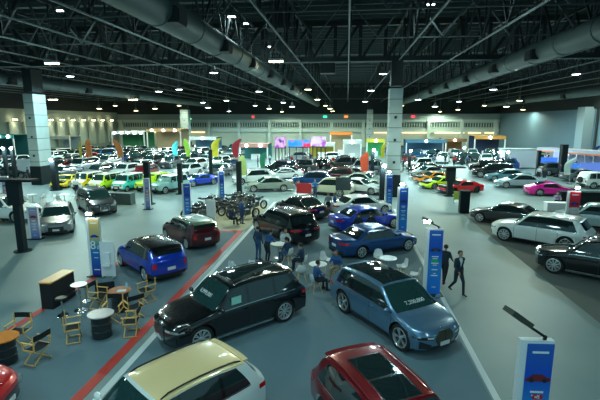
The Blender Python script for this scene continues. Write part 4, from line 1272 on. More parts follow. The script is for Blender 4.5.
# ================================================================ furniture
def shell_chair_meshes():
    sh = MB(); rows = []
    prof = [(.22, .43), (.20, .445), (.10, .43), (-.06, .42), (-.16, .45), (-.21, .54), (-.235, .66), (-.25, .78), (-.255, .82)]
    for i, (x, z) in enumerate(prof):
        w = [.17, .21, .235, .24, .24, .225, .20, .16, .11][i]; r = []
        for q in lin(-1, 1, 9):
            r.append(Vector((x + (.06 * q * q if i > 3 else 0), q * w, z + (.07 * q * q if i < 5 else .0))))
        rows.append(r)
    patch_rows = [r[:] for r in rows]
    sh = MB(); n = len(rows)
    inn = [[p + Vector((-.012, 0, -.012)) for p in r] for r in rows]
    sh.grid(rows, flip=False); sh.grid(inn, flip=True)
    leg = MB()
    for sx, sy in ((1, 1), (1, -1), (-1, 1), (-1, -1)):
        pass
    L = []
    for sx, sy in ((1, 1), (1, -1), (-1, 1), (-1, -1)):
        l = MB(); l.tube([(sx * .09, sy * .09, .42), (sx * .21, sy * .21, 0)], [.017, .011], 8); L.append(l.mesh('wood_leg', M_WOOD))
    b = MB(); b.bar((.12, .12, .34), (-.12, -.12, .34), .012); b.bar((.12, -.12, .34), (-.12, .12, .34), .012)
    return sh.mesh('shell', M_WHITEP, 60), L, b.mesh('brace', M_BLACK, 0)
SCH = shell_chair_meshes()
def shell_chair(x, y, deg, label, lod=2, group='white shell chairs'):
    t = thing('shell_chair', label, 'chair', (x, y, .006), R_(deg), group); link('seat_shell', SCH[0], t)
    for l in SCH[1]: link('leg', l, t)
    if lod > 1: link('brace', SCH[2], t)
SC_ = [(-1.15, 16.5, 30, 'white shell chair under the man bending forward'), (-1.95, 18.9, 165, 'white shell chair under the man in blue behind the black SUV roof'), (-2.75, 19.9, 150, 'white shell chair under the navy man facing the standing men'), (-3.15, 21.6, -60, 'white shell chair under the person in the white shirt'),
       (-.35, 18.1, -110, 'white shell chair under the woman with brown hair'), (-1.85, 17.6, 100, 'empty white shell chair with its back to the black SUV'), (-4.85, 17.8, 60, 'empty white shell chair just beyond the black SUV windscreen'), (-4.0, 18.0, 70, 'empty white shell chair beyond the black SUV sunroof'),
       (1.6, 19.9, -85, 'empty white shell chair beside the dark blue saloon'), (2.55, 18.7, 195, 'empty white shell chair right of the crossover roof, facing left'), (2.95, 17.7, 160, 'empty white shell chair close to the crossover windscreen'), (-.9, 19.3, -40, 'empty white shell chair behind the woman with brown hair')]
for a in SC_: shell_chair(*a)
def round_table(x, y, label, h=.74, r=.4, m=None, group=None, base=True):
    t = thing('round_table', label, 'table', (x, y, .006), 0, group)
    a = MB(); a.lathe([(0, h - .03), (r - .02, h - .03), (r, h - .015), (r - .01, h), (0, h)], 28); obj('table_top', a, m or M_WHITE, t)
    a = MB(); a.lathe([(.03, .03), (.03, h - .03)], 10); obj('column', a, M_STEEL, t)
    a = MB(); a.lathe([(0, 0), (r * .6, 0), (r * .6, .012), (.04, .035), (0, .035)], 20); obj('foot', a, M_STEEL, t)
round_table(-3.35, 20.75, 'small white round table between the men in blue'); round_table(-1.15, 17.85, 'small white round table beside the bending man'); round_table(1.95, 19.0, 'small white round table by the empty chairs right of the crossover')
# left: white tables and chairs near the stand
for i, (px, py) in enumerate([(33, 203), (65, 203), (6, 222), (12, 212)]):
    p = G(px, py); round_table(p.x, p.y, ['white round table behind the silver compact SUV', 'white round table between the silver and dark grey SUVs', 'white round table at the left edge', 'second white round table near the left edge'][i])
    for k, (dx, dy, dg_) in enumerate([(-.8, .1, 0), (.8, .2, 180), (.1, -.8, 90)]):
        shell_chair(p.x + dx, p.y + dy, dg_, '%s chair at the %s' % (['left', 'right', 'near'][k] + ' white shell', ['white table behind the silver SUV', 'white table between the two SUVs', 'white table at the left edge', 'second white table near the left edge'][i]), 1)

# director chairs
def dir_chair_meshes():
    P = {}
    def L(n, mb, m): P.setdefault(n, []).append((mb.mesh(n, m, 0)))
    for s in (1, -1):   # y sides; chair faces +x
        a = MB(); a.bar((-.20, s * .27, .02), (.22, s * .27, .02), .03, .022); L('foot_bar', a, M_WOOD)
        a = MB(); a.bar((.22, s * .27, .45), (-.2, s * .27, .45), .03, .03); a.bar((.2, s * .27, .43), (.2, s * .27, .66), .03); a.bar((-.2, s * .27, .43), (-.22, s * .27, .92), .03); L('side_frame', a, M_WOOD)
        a = MB(); a.box((0, s * .27, .67), (.50, .055, .022), bev=.01); L('armrest', a, M_WOOD)
    for x in (-.17, .19):
        for s in (1, -1):
            a = MB(); a.bar((x + s * .012, s * .27, .03), (x + s * .012, -s * .26, .44), .028, .02); L('crossed_leg', a, M_WOOD)
    a = MB(); a.grid([[Vector((x, q * .26, .455 - .035 * (1 - q * q))) for q in lin(-1, 1, 7)] for x in (-.19, .2)]); a.grid([[Vector((x, q * .26, .445 - .035 * (1 - q * q))) for q in lin(-1, 1, 7)] for x in (-.19, .2)], flip=True); L('seat', a, M_BCLOTH)
    a = MB(); a.grid([[Vector((-.24 - .03 * (1 - q * q), q * .285, z)) for q in lin(-1, 1, 7)] for z in (.76, .92)]); a.grid([[Vector((-.255 - .03 * (1 - q * q), q * .285, z)) for q in lin(-1, 1, 7)] for z in (.76, .92)], flip=True); L('backrest', a, M_BCLOTH)
    return P
DCH = dir_chair_meshes()
def dir_chair(x, y, deg, label):
    t = thing('director_chair', label, 'folding chair', (x, y, .008), R_(deg), 'wooden folding chairs around the barrel tables')
    for n, ms in DCH.items():
        for me in ms: link(n, me, t)
def drum(x, y, label, topm):
    t = thing('barrel_table', label, 'table', (x, y, .008))
    a = MB(); a.lathe([(.0, 0), (.29, 0), (.30, .01), (.30, .23), (.315, .245), (.30, .26), (.30, .47), (.315, .485), (.30, .5), (.30, .72), (.31, .74), (0, .74)], 32); obj('drum', a, M_GLOSSB if False else mat('black_drum', (.02, .03, .035), .35, noise=.15), t)
    a = MB(); a.lathe([(0, .745), (.39, .745), (.40, .755), (.40, .775), (.39, .785), (0, .785)], 36); obj('table_top', a, topm, t)
    return t
M_OTOP = mat('orange_wood_top', (.85, .24, .02), .35, noise=.25, nscale=5)
M_BTOP = mat('brown_wood_top', (.55, .18, .06), .35, noise=.25, nscale=5)
M_PTOP = mat('pale_marked_top', (.50, .46, .46), .35, noise=.35, nscale=7)
D1, D2, D3 = (-9.62, 10.35), (-7.72, 12.1), (-8.12, 14.0)
drum(*D1, 'black barrel table with an orange wooden top at the left edge', M_OTOP)
drum(*D2, 'black barrel table with a pale marked top in the middle of the folding chairs', M_PTOP)
drum(*D3, 'black barrel table with a brown wooden top and a paper on it', M_BTOP)
a = MB(); a.box((0, 0, .003), (.3, .22, .004), rz=.3); tag(obj('paper_sheet', a, M_PLATE, loc=(-8.0, 13.93, .795), smooth=0), 'white sheet of paper on the brown topped barrel table', 'paper')
a = MB(); a.lathe([(0, 0), (.04, 0), (.04, .16), (.02, .2), (.02, .23), (0, .23)], 14); tag(obj('water_bottle', a, mat('clear_blue_plastic', (.4, .6, .7), .15), loc=(-7.95, 14.2, .795)), 'clear bottle standing on the brown topped barrel table', 'bottle')
DC = [(D1[0] - .35, D1[1] + 1.0, -85, 'folding chair beyond the orange topped barrel'), (D1[0] + .88, D1[1] + .15, 170, 'folding chair right of the orange topped barrel'),
      (D2[0] - .75, D2[1] - .35, 30, 'folding chair left of the pale topped barrel'), (D2[0] - .15, D2[1] + .98, -80, 'folding chair beyond the pale topped barrel'), (D2[0] + .88, D2[1] + .25, 195, 'folding chair right of the pale topped barrel'),
      (D3[0] - .98, D3[1] + .2, -5, 'folding chair left of the brown topped barrel'), (D3[0] + .80, D3[1] - .55, 140, 'folding chair in front right of the brown topped barrel'), (D3[0] + .55, D3[1] + .95, -120, 'folding chair beyond the brown topped barrel, nearest the blue hatchback')]
for x, y, d, l in DC: dir_chair(x, y, d, 'black canvas and wood ' + l)
# black counter with wooden top
t = thing('counter', 'black counter with a light wooden top behind the folding chairs', 'counter', (-10.85, 14.45, .008))
a = MB(); a.box((0, 0, .5), (.46, 1.35, 1.0), bev=.01); obj('carcass', a, M_BCLOTH, t, smooth=0)
a = MB(); a.box((0, 0, 1.02), (.50, 1.42, .05), bev=.01); obj('worktop', a, mat('golden_wood', (.85, .42, .11), .4, noise=.15, nscale=8), t, smooth=0)
a = MB(); a.box((.31, .1, .25), (.12, .9, .05)); obj('shelf', a, M_BLACK, t, smooth=0)
# high white table
t = thing('high_table', 'small white high table with a steel foot beside the black counter', 'table', (-9.55, 13.8, .008))
a = MB(); a.lathe([(0, 1.0), (.27, 1.0), (.28, 1.02), (0, 1.03)], 24); obj('table_top', a, mat('pale_blue_top', (.45, .58, .62), .3), t)
a = MB(); a.lathe([(.035, .03), (.035, 1.0)], 10); obj('column', a, M_CHROME, t)
a = MB(); a.lathe([(0, 0), (.24, 0), (.23, .02), (.04, .05), (0, .05)], 20); obj('foot', a, M_CHROME, t)
def stool(x, y, label):
    t = thing('bar_stool', label, 'stool', (x, y, .008)); a = MB(); a.lathe([(0, .62), (.19, .62), (.2, .66), (.17, .69), (0, .69)], 18); obj('seat', a, M_BLACK, t)
    a = MB(); a.lathe([(.025, .02), (.025, .62)], 8); obj('column', a, M_CHROME, t); a = MB(); a.lathe([(0, 0), (.2, 0), (.18, .02), (0, .04)], 18); obj('foot', a, M_CHROME, t)
stool(-9.95, 13.35, 'black bar stool in front of the wood topped counter'); stool(-9.85, 14.6, 'black bar stool behind the small white high table')
# brochure rack
t = thing('brochure_rack', 'low black brochure rack beside the high table', 'rack', (-9.3, 15.0, .008), .5)
a = MB(); a.box((0, 0, .32), (.7, .35, .06)); a.box((0, .1, .45), (.7, .04, .3)); obj('tray', a, M_BCLOTH, t, smooth=0)
for s in (-.3, .3): a = MB(); a.box((s, 0, .15), (.05, .3, .3)); obj('leg', a, M_BLACK, t, smooth=0)
# white podium by the first totem
pp = G(107, 279)
t = thing('brochure_stand', 'white upright display stand with a small shelf beside the first blue totem', 'display stand', (pp.x, pp.y + .15, .0), .12)
a = MB(); a.box((0, .05, .86), (.62, .06, 1.6)); obj('back_panel', a, M_WHITE, t, smooth=0)
a = MB(); a.box((.0, -.12, .62), (.34, .3, .05)); a.box((0, -.02, .9), (.26, .1, .5)); obj('shelf', a, M_WHITE, t, smooth=0)
for s in (-.25, .25): a = MB(); a.box((s, 0, .03), (.05, .4, .06)); obj('foot', a, M_STEEL, t, smooth=0)

# ================================================================ totems, towers, flags
def ramp_mat(name, stops, lo, hi, rough=.35):
    """printed colour bands running up an object (object Z)"""
    m = bpy.data.materials.new(name); nt, b = nodes_of(m); tc = nt.nodes.new('ShaderNodeTexCoord'); sp = nt.nodes.new('ShaderNodeSeparateXYZ'); mr = nt.nodes.new('ShaderNodeMapRange')
    mr.inputs[1].default_value = lo; mr.inputs[2].default_value = hi; cr = nt.nodes.new('ShaderNodeValToRGB')
    nt.links.new(tc.outputs['Object'], sp.inputs[0]); nt.links.new(sp.outputs[2], mr.inputs[0]); nt.links.new(mr.outputs[0], cr.inputs[0]); nt.links.new(cr.outputs[0], b.inputs['Base Color'])
    while len(cr.color_ramp.elements) < len(stops): cr.color_ramp.elements.new(.5)
    for e, (p, c) in zip(cr.color_ramp.elements, stops): e.position = p; e.color = (*c, 1)
    b.inputs['Roughness'].default_value = rough
    return m
BL = (.004, .20, .85); BD = (.004, .08, .60)
F_BLUE = ramp_mat('blue_print', [(0, BL), (.5, (.02, .24, .66)), (.75, BD), (1, (.02, .12, .5))], 0, 2.5)
F_SUN = ramp_mat('sunset_print', [(0, (.01, .03, .35)), (.45, (.01, .16, .5)), (.6, (.06, .3, .33)), (.72, (.5, .42, .2)), (1, (.6, .45, .15))], 0, 2.5)
F_LILAC = ramp_mat('lilac_print', [(0, (.1, .18, .5)), (.4, (.45, .42, .6)), (.6, (.5, .2, .25)), (.7, (.45, .42, .65)), (1, (.35, .36, .6))], 0, 2.3)
F_RED = ramp_mat('red_print', [(0, (.6, .5, .5)), (.12, (.62, .05, .09)), (.3, (.6, .45, .5)), (.62, (.62, .6, .62)), (.66, (.62, .02, .05)), (1, (.62, .02, .05))], 0, 2.4)
M_INKW = mat('white_print', (.8, .85, .88), .5)
def mini_car_pic(w, m):
    """small printed picture of a car, lying in the x-z plane"""
    mb = MB(); o = [(-.5, .05), (-.5, .16), (-.36, .22), (-.22, .36), (.15, .37), (.34, .24), (.49, .2), (.5, .05)]
    vs = [Vector((x * w, 0, z * w)) for x, z in o]; mb.add(vs + [v + Vector((0, .004, 0)) for v in vs], [tuple(range(8)), tuple(range(15, 7, -1))] + [(i, (i + 1) % 8, 8 + (i + 1) % 8, 8 + i) for i in range(8)])
    return mb
def totem(px, py, top_z, rz, label, face=None, pic=.78, w=.60, lamp=True, side=-.075, lit=False, arm=None, extra='lines', picm=None):
    top_z += .12; p = G(px, py, top_z); H = top_z
    t = thing('totem_sign', label, 'sign', (p.x, p.y, 0.006), R_(rz))
    w *= .84
    a = MB(); a.box((-.02, .05, H / 2 + .04), (w + .13, .14, H - .08 + .1)); o = obj('panel', a, M_WHITE, t, smooth=0)
    a = MB(); a.box((.04, -.03, H / 2 + .02), (w, .02, H - .06)); obj('printed_face', a, face or F_BLUE, t, smooth=0)
    a = MB(); a.box((0, .05, .02), (w + .3, .5, .04)); obj('foot_plate', a, M_BLACK, t, smooth=0)
    y = -.046
    a = mini_car_pic(w * pic, None); a.v = [(v[0] + .04, v[1] + y - .004, v[2] + H * .68) for v in a.v]; obj('car_picture', a, picm or P_GREY, t, smooth=0)
    a = MB()
    for k, s in enumerate((-1, 1)): a.lathe([(.0, -.004), (.055 * w / .6, -.004), (.055 * w / .6, .004), (0, .004)], 14, c=(.04 + s * w * .25, y - .006, H * .68 + .05), axis='Y')
    obj('picture_wheel', a, M_BLACK, t, smooth=0)
    a = MB()
    a.box((.04, y, H * .93), (w * .62, .004, .045))
    zz = [.60, .57, .50, .47, .40, .34, .31, .13] if extra != 'eight' else [.42, .33, .12]
    for q, z in enumerate(zz): a.box((.04, y, H * z), (w * [.5, .38, .55, .3, .42, .2, .5, .3][q % 8], .004, .028 if q % 2 else .04))
    obj('printed_lines', a, M_INKW, t, smooth=0)
    if lamp:
        ax, az = arm or (-.42, .34)
        a = MB(); a.bar((.12, .05, H), (.12, .0, H + .14), .05); a.bar((.12, .0, H + .12), (ax * .45, -.10, H + .12 + az * .5), .06, .05); obj('lamp_arm', a, M_BLACK, t, smooth=0)
        hd = MB(); hd.bar((ax * .40, -.10, H + .14 + az * .48), (ax, -.22, H + .14 + az), .28, .10); h = obj('lamp_head', hd, mat('olive_lamp_case', (.05, .06, .045), .5), t, smooth=0)
        if lit:
            a = MB(); a.bar((ax * .50, -.12, H + .105 + az * .57), (ax * .95, -.21, H + .11 + az * .94), .2, .02); obj('lamp_glass', a, M_FLOOD, h, smooth=0)
            a = MB(); a.box((ax * .80, -.30, H + .11 + az * .80), (.24, .03, .12)); obj('lamp_glass', a, M_FLOOD, h, smooth=0)
    return t, H, y
t, H, y = totem(92.5, 219, 2.5, 3, 'blue totem sign with a sunset print and a large 8 beside the white stand', F_SUN, .78, .56, True, lit=True, arm=(.02, .22), extra='eight', picm=P_BLUE)
a = text_mb('8', .55, .003); a.v = [(v[0] - .06, y - v[2] - .004, v[1] + H * .545) for v in a.v]; obj('lettering', a, M_INKW, t, smooth=0)
a = text_mb('ปี', .2, .003); a.v = [(v[0] + .17, y - v[2] - .004, v[1] + H * .51) for v in a.v]; obj('lettering', a, M_INKW, t, smooth=0)
t, H, y = totem(435.5, 230, 2.55, 2, 'blue totem sign with a lit lamp beside the suited man in the wide aisle', None, .78, .62, True, lit=True, arm=(-.50, .36))
a = MB(); a.box((.02, y - .002, H * .535), (.26, .005, .11)); obj('green_box', a, mat('green_print', (.02, .42, .12), .5), t, smooth=0)
t, H, y = totem(538.5, 343, 2.45, 3, 'large blue totem sign with a red car picture at the bottom right', None, .94, .60, True, arm=(-.72, .62), picm=P_RED)
a = MB(); a.box((-.10, y - .002, H * .49), (.025, .005, .16)); a.box((-.06, y - .002, H * .522), (.10, .005, .025)); a.add([Vector((.02 + p_ * .2, y - .008, H * .475 + q_ * .2)) for p_, q_ in ((-.5, 0), (.5, 0), (.5, .25), (.3, .5), (-.3, .5), (-.5, .25))], [(0, 1, 2, 3, 4, 5)]); obj('car_icon', a, M_INKW, t, smooth=0)
a = MB(); a.lathe([(0, -.004), (.062, -.004), (.062, .004), (0, .004)], 18, c=(.02, y - .004, H * .56), axis='Y'); a.box((.10, y - .002, H * .56), (.12, .005, .09)); obj('red_badge', a, mat('red_print_badge', (.6, .01, .03), .5), t, smooth=0)
a = text_mb('ฟรี', .09, .003); a.v = [(v[0] + .05, y - v[2] - .012, v[1] + H * .56) for v in a.v]; obj('lettering', a, M_INKW, t, smooth=0)
totem(403.5, 188, 2.7, 2, 'blue totem sign nearer of the two at the central pillar', None, .78, .6, True, lit=True, arm=(-.15, .2))
totem(389.5, 175, 2.75, 2, 'blue totem sign standing right in front of the central pillar', None, .78, .52, True, lit=True, arm=(-.1, .2))
totem(186, 184, 2.5, 2, 'blue totem sign at the left end of the motorcycles', None, .78, .55, False)
totem(221, 172, 2.5, 2, 'blue totem sign at the near end of the left aisle with a bright lamp', None, .78, .48, True, lit=True, arm=(.1, .2))
totem(32, 208, 1.75, 4, 'lilac and white poster totem beside the silver compact SUV', F_LILAC, .78, .60, False)
totem(146, 179, 2.3, 4, 'lilac poster totem beside the black tower near the aqua small car', F_LILAC, .78, .42, False)
totem(4, 177, 2.3, 4, 'pale lilac poster totem at the far left edge', F_LILAC, .78, .6, False)
totem(575, 192, 2.4, -4, 'red and white poster totem at the right behind the white SUV', F_RED, .78, .72, True, lit=True, arm=(-.0, .25), picm=P_BLUE)
FL_L = bpy.data.lights.new('flood_light', 'POINT'); FL_L.energy = 260; FL_L.color = (.7, .98, 1); FL_L.shadow_soft_size = .15
def tower(px, py, h, label, w=.34, plate=None, flood=None):
    p = G(px, py); t = thing('black_tower', label, 'tower', (p.x, p.y, .0), R_(3))
    a = MB(); a.box((0, 0, h / 2 + .05), (w, w, h), bev=.02); obj('mast', a, M_COLD, t, smooth=0)
    a = MB(); a.lathe([(0, 0), (w * 1.2, 0), (w * 1.2, .04), (0, .06)], 22); obj('foot_plate', a, M_COLD, t)
    if plate:
        a = MB(); a.box((0, 0, h + .08), (plate, .8, .12), bev=.05); a.box((0, -.1, h - .6), (w * 1.9, .3, 1.2)); obj('crossbar', a, M_COLD, t, smooth=0)
    if flood:
        a = MB(); a.box((flood, -.2, h + .05), (.34, .2, .3)); q = obj('flood_lamp', a, M_BLACK, t, smooth=0)
        a = MB(); a.box((flood, -.315, h + .05), (.3, .03, .26)); obj('lamp_glass', a, M_FLOOD, q, smooth=0); link('flood_light', FL_L, t, (flood, -.45, h + .05))
TW = [(23, 251, 3.75, 'tall black tower with a wide crossbar at the left', .36, 2.2, None), (56.5, 190, 3.0, 'black tower beside the wide left pillar', .5, None, -.05), (149, 204, 3.5, 'black tower right of the aqua and white small car', .45, None, None), (181, 194, 2.9, 'black tower in front of the white fronted off-roader', .42, None, None),
      (211.5, 181, 3.6, 'slim black tower between the royal blue car and the aisle', .36, None, None), (239.5, 194, 3.1, 'black tower standing alone in the left aisle', .46, None, None), (381.5, 200, 3.0, 'black tower left of the central pillar', .42, None, .1), (449, 196, 2.6, 'black tower with a wide crossbar in front of the red sports car', .45, 2.5, None),
      (372, 177, 3.3, 'slim black tower behind the central pillar group', .4, None, .1), (409, 170, 2.7, 'slim black tower with a bright flood lamp in the right aisle', .4, None, .1), (537, 176, 3.2, 'slim black tower left of the blue lit stand', .4, None, None), (561, 177, 4.0, 'thick black tower in front of the blue lit stand', .7, None, None), (497, 171, 2.6, 'slim tower with a flood lamp left of the white container', .3, None, .1), (505, 171, 2.6, 'slim tower with a flood lamp right beside its twin at the white container', .3, None, .1),
      (462, 165, 2.7, 'slim tower with a flood lamp above the right hand car rows', .35, None, .1), (8, 182, 3.8, 'slim tower with the left one of two bright flood lamps at the left edge', .35, None, .1), (16, 182, 3.8, 'slim tower with the right one of two bright flood lamps at the left edge', .35, None, .1), (161, 165, 2.4, 'slim tower with the left flood lamp of the warm lit stand', .35, None, .1), (168.5, 165, 2.4, 'slim tower with the right flood lamp of the warm lit stand', .35, None, .1), (200, 167, 2.4, 'slim tower with a small flood lamp behind the left aisle cars', .3, None, .1)]
for a_ in TW: tower(*a_)
def flag(px, py, h, m, label, w=.85, lean=.3):
    p = G(px, py); t = thing('feather_flag', label, 'flag', (p.x, p.y, 0))
    a = MB(); a.tube([(0, 0, 0), (0, 0, h * .6), (lean * .3, 0, h * .85), (lean, 0, h)], [.03, .025, .018, .01], 6); obj('pole', a, M_STEEL, t)
    rows = []
    for q in lin(0, 1, 12):
        z = lerp(.35, 1.0, q) * h; x0 = lean * max(0, (q - .35) / .65) ** 2; ww = w * (1 - max(0, q - .6) ** 2 * 4.5) * (.75 + .35 * q)
        rows.append([Vector((x0 - .02 - ww * s_, .06 * math.sin(3 * s_ + 4 * q), z)) for s_ in (0, .33, .66, 1)])
    a = MB(); a.grid(rows); a.grid([[v + Vector((0, .012, 0)) for v in r] for r in rows], flip=True); obj('sail', a, m, t, smooth=60)
    a = MB(); a.lathe([(0, 0), (.3, 0), (.3, .05), (0, .08)], 14); obj('foot', a, M_BLACK, t)
def fcol(n, c): return mat('flag_' + n, c, .7, noise=.25, nscale=2)
FL = [(93, 167, 4.2, fcol('orange', (.75, .22, .05)), 'orange feather flag left one of the two above the left block', .9, -.3), (124, 167, 4.2, fcol('orange', (.75, .22, .05)), 'orange feather flag leaning left, right one of the two above the left block', 1.0, -1.2),
      (83, 168, 4.1, fcol('yellow', (.7, .6, .03)), 'thin yellow feather flag beside the left orange flag', .35, .1), (178, 165, 3.8, fcol('teal', (.03, .4, .4)), 'teal feather flag behind the left aisle cars', .9, .3), (191, 166, 4.2, fcol('lime', (.35, .6, .06)), 'lime green feather flag behind the left aisle cars', .9, -.6),
      (219, 167, 4.4, fcol('yellow', (.7, .6, .03)), 'bold yellow feather flag at the end of the left block', 1.2, .5), (239, 167, 4.3, fcol('red', (.65, .04, .06)), 'red feather flag at the far end of the left aisle', 1.1, .6), (247, 186, 3.3, fcol('pale_lime', (.48, .6, .18)), 'pale lime feather flag beside the white hatchback', .75, -.3),
      (265, 176, 3.0, fcol('green', (.02, .25, .13)), 'dark green feather flag left of the screens', .7, .2), (569, 184, 2.9, fcol('pale', (.55, .65, .6)), 'pale feather flag behind the pink sports coupe', .8, .6), (368, 182, 3.4, fcol('red_orange', (.8, .10, .04)), 'red orange banner flag left of the central pillar', 1.0, .0), (401, 172, 3.6, fcol('grey', (.12, .16, .16)), 'dark grey feather flag right of the central pillar', .7, .5),
      (391, 165, 3.9, fcol('red', (.65, .04, .06)), 'red feather flag partly behind the central pillar', .6, .3), (594, 172, 3.6, fcol('deep_blue', (.03, .08, .4)), 'deep blue feather flag near the right edge', .8, .5), (384, 166, 3.6, fcol('yellow', (.7, .6, .03)), 'small yellow feather flag left of the central pillar', .6, .2)]
for a_ in FL: flag(*a_)

# ================================================================ motorcycles and small things
M_BIKE = mat('bike_enamel', (.03, .045, .06), .25, coat=1)
def moto_meshes():
    P = []
    for x in (.70, -.68):
        a = MB(); a.lathe([(.23, -.05), (.30, -.05), (.315, 0), (.30, .05), (.23, .05), (.22, 0), (.23, -.05)], 24, c=(x, 0, .315), axis='Y', cap=False); w = a.mesh('wheel', M_TYRE)
        a = MB(); a.lathe([(.0, -.03), (.06, -.03), (.06, .03), (0, .03)], 12, c=(x, 0, .315), axis='Y')
        for k in range(8): q = k * math.pi / 4; a.bar((x, 0, .315), (x + .23 * math.cos(q), 0, .315 + .23 * math.sin(q)), .018)
        P.append(('wheel', w, a.mesh('rim', M_STEEL, 0)))
    a = MB(); a.tube([(.72, .07, .32), (.52, .07, .82)], .022, 8); a.tube([(.72, -.07, .32), (.52, -.07, .82)], .022, 8); P.append(('front_fork', a.mesh('front_fork', M_CHROME), None))
    a = MB(); a.tube([(.46, .34, .98), (.52, .2, .93), (.50, 0, .88), (.52, -.2, .93), (.46, -.34, .98)], .016, 8); P.append(('handlebar', a.mesh('handlebar', M_BLACK), None))
    a = MB(); a.ball((.20, 0, .80), (.27, .15, .13), 14); P.append(('fuel_tank', a.mesh('fuel_tank', M_BIKE), None))
    a = MB(); a.ball((-.30, 0, .76), (.36, .13, .06), 12); a.ball((-.66, 0, .84), (.16, .08, .05), 10); P.append(('seat', a.mesh('seat', M_BCLOTH), None))
    a = MB(); a.box((.05, 0, .45), (.42, .26, .32), bev=.08); a.tube([(-.68, 0, .315), (-.1, 0, .42), (.3, 0, .62), (.5, 0, .82)], .04, 8); P.append(('engine', a.mesh('engine', M_RIMD), None))
    a = MB(); a.tube([(.2, .14, .3), (-.1, .16, .24), (-.75, .18, .40)], [.025, .03, .05], 10); P.append(('exhaust', a.mesh('exhaust', M_CHROME), None))
    a = MB(); a.ball((.60, 0, .86), (.08, .1, .1), 12); P.append(('headlight', a.mesh('headlight', M_HEAD), None))
    a = MB(); a.bar((.05, .1, .28), (.0, .28, .02), .025); P.append(('side_stand', a.mesh('side_stand', M_BLACK, 0), None))
    return P
MOTO = moto_meshes()
BK = []
for k_, kn in ((-1, 'front'), (0, 'middle'), (1, 'back')):
    for j_ in range(-3, 4):
        x_, y_ = -9.5 + .643 * 2.4 * k_ + .766 * 1.02 * j_, 31.2 + .766 * 2.4 * k_ - .643 * 1.02 * j_
        if -11.3 < x_ < -7.0 and 28.6 < y_ < 34.6: BK.append((x_ + .2, y_, 50 + (j_ * 7 % 5) - 2, 'motorcycle in the %s line, %s place from the left' % (kn, ['first', 'second', 'third', 'fourth', 'fifth', 'sixth', 'seventh'][j_ + 3])))
for i, (x, y, d, l) in enumerate(BK):
    t = thing('motorcycle', 'dark ' + l, 'motorcycle', (x, y, .01), R_(d), 'motorcycles parked on the beige carpet'); t.scale = (1.1, 1.2, 1.12)
    for nm, me, sub in MOTO:
        o = link(nm, me, t)
        if sub: link('rim', sub, o)
def board(px, py, w, h, m, label, z0=.5, rz=0, cat='board', frame=M_WHITE, lit=None):
    p = G(px, py); t = thing('display_board', label, cat, (p.x, p.y, 0), R_(rz))
    a = MB(); a.box((0, 0, z0 + h / 2), (w, .08, h)); obj('panel', a, m, t, smooth=0)
    for s in (-1, 1):
        a = MB(); a.box((s * w * .45, .06, (z0 + h * .5) / 2), (.05, .05, z0 + h * .5)); a.box((s * w * .45, .06, .02), (.08, .5, .04)); obj('leg', a, M_STEEL, t, smooth=0)
    return t
board(211.5, 223, .62, 1.35, M_WHITE, 'white board standing in front of the motorcycles', .25)
board(343, 199, 1.35, 1.15, mat('dark_screen', (.03, .045, .05), .25), 'dark freestanding screen in front of the white saloon near the pillar', .8)
board(304, 200, 1.3, .9, mat('red_board', (.6, .03, .04), .5), 'red display board beside the man in the bright blue shirt', .6)
board(26, 178, 1.9, 1.6, M_WHITE, 'wide white panel left of the wide pillar', .7)
board(457, 203, .62, .7, mat('lime_poster', (.35, .45, .08), .6), 'small lime poster stand in front of the red sports car', .3)
# counters and desks
def desk(px, py, w, d, h, m, label, rz=0):
    p = G(px, py); t = thing('reception_desk', label, 'desk', (p.x, p.y, 0), R_(rz))
    a = MB(); a.box((0, 0, h / 2), (w, d, h - .06), bev=.02); obj('carcass', a, m, t, smooth=0)
    a = MB(); a.box((0, 0, h), (w + .08, d + .08, .05), bev=.02); obj('worktop', a, m, t, smooth=0)
desk(121, 204, 2.3, .7, .95, mat('grey_green_desk', (.12, .16, .15), .6), 'grey low counter right of the dark grey SUV', -5)
desk(558, 213, 1.9, .6, .8, M_WHITE, 'white desk with the seated person in the lilac shirt')
desk(585, 205, 4.2, .7, 1.1, M_COLD, 'long black counter behind the red poster totem')
desk(463.5, 213, .7, .5, 1.7, M_COLD, 'tall black cabinet between the red sports car and the grey fastback')
desk(390, 199.6 + 6, .1, .1, .1, M_COLD, 'tiny black cable box at the central pillar foot')
desk(463, 212, .9, .9, .9, M_COLD, 'black cube stand left of the dark grey fastback saloon') if False else None

# ================================================================ stands at the back
def stand(x, y, w, d, h, wall, fascia, label, rz=0, lights=0, lightm=None, posts=True, fh=.6, counter=None, open_=True):
    t = thing('exhibition_stand', label, 'stand', (x, y, 0), R_(rz))
    a = MB(); a.box((0, d / 2, h / 2), (w, .15, h)); obj('back_wall', a, wall, t, smooth=0)
    a = MB(); a.box((0, -d / 2, h - fh / 2), (w, .2, fh)); obj('fascia', a, fascia, t, smooth=0)
    a = MB(); a.box((0, 0, h + .03), (w, d, .06)); obj('canopy', a, fascia if not lightm else M_WHITE, t, smooth=0)
    if posts:
        for s in (-1, 1):
            a = MB(); a.box((s * (w / 2 - .1), -d / 2, (h - fh) / 2), (.2, .2, h - fh)); obj('post', a, M_WHITE, t, smooth=0)
    a = MB(); a.box((0, -d * .1, .5), (w * .3, .6, 1.0)); obj('counter', a, counter or M_WHITE, t, smooth=0)
    for k in range(lights):
        a = MB(); a.ball((0, 0, 0), (.24, .12, .24), 10); obj('spot_lamp', a, lightm or M_FLOOD, t, (-w / 2 + w * (k + .5) / lights, -d / 2 - .2, h - .25))
    return t
def wx(px, y): # world X for a picture column at depth y (ground level)
    lo, hi = -90.0, 60.0
    a, b = math.cos(R_(YAW)), math.sin(R_(YAW)); q = (px - 300) / FPX; cp, sp = math.cos(R_(PITCH)), math.sin(R_(PITCH))
    # x*cos+y*sin = q*((-x*sin+y*cos)*cp + H*sp)
    return (q * (y * a * cp + (CAMH - 1) * sp) - y * b) / (a + q * b * cp)
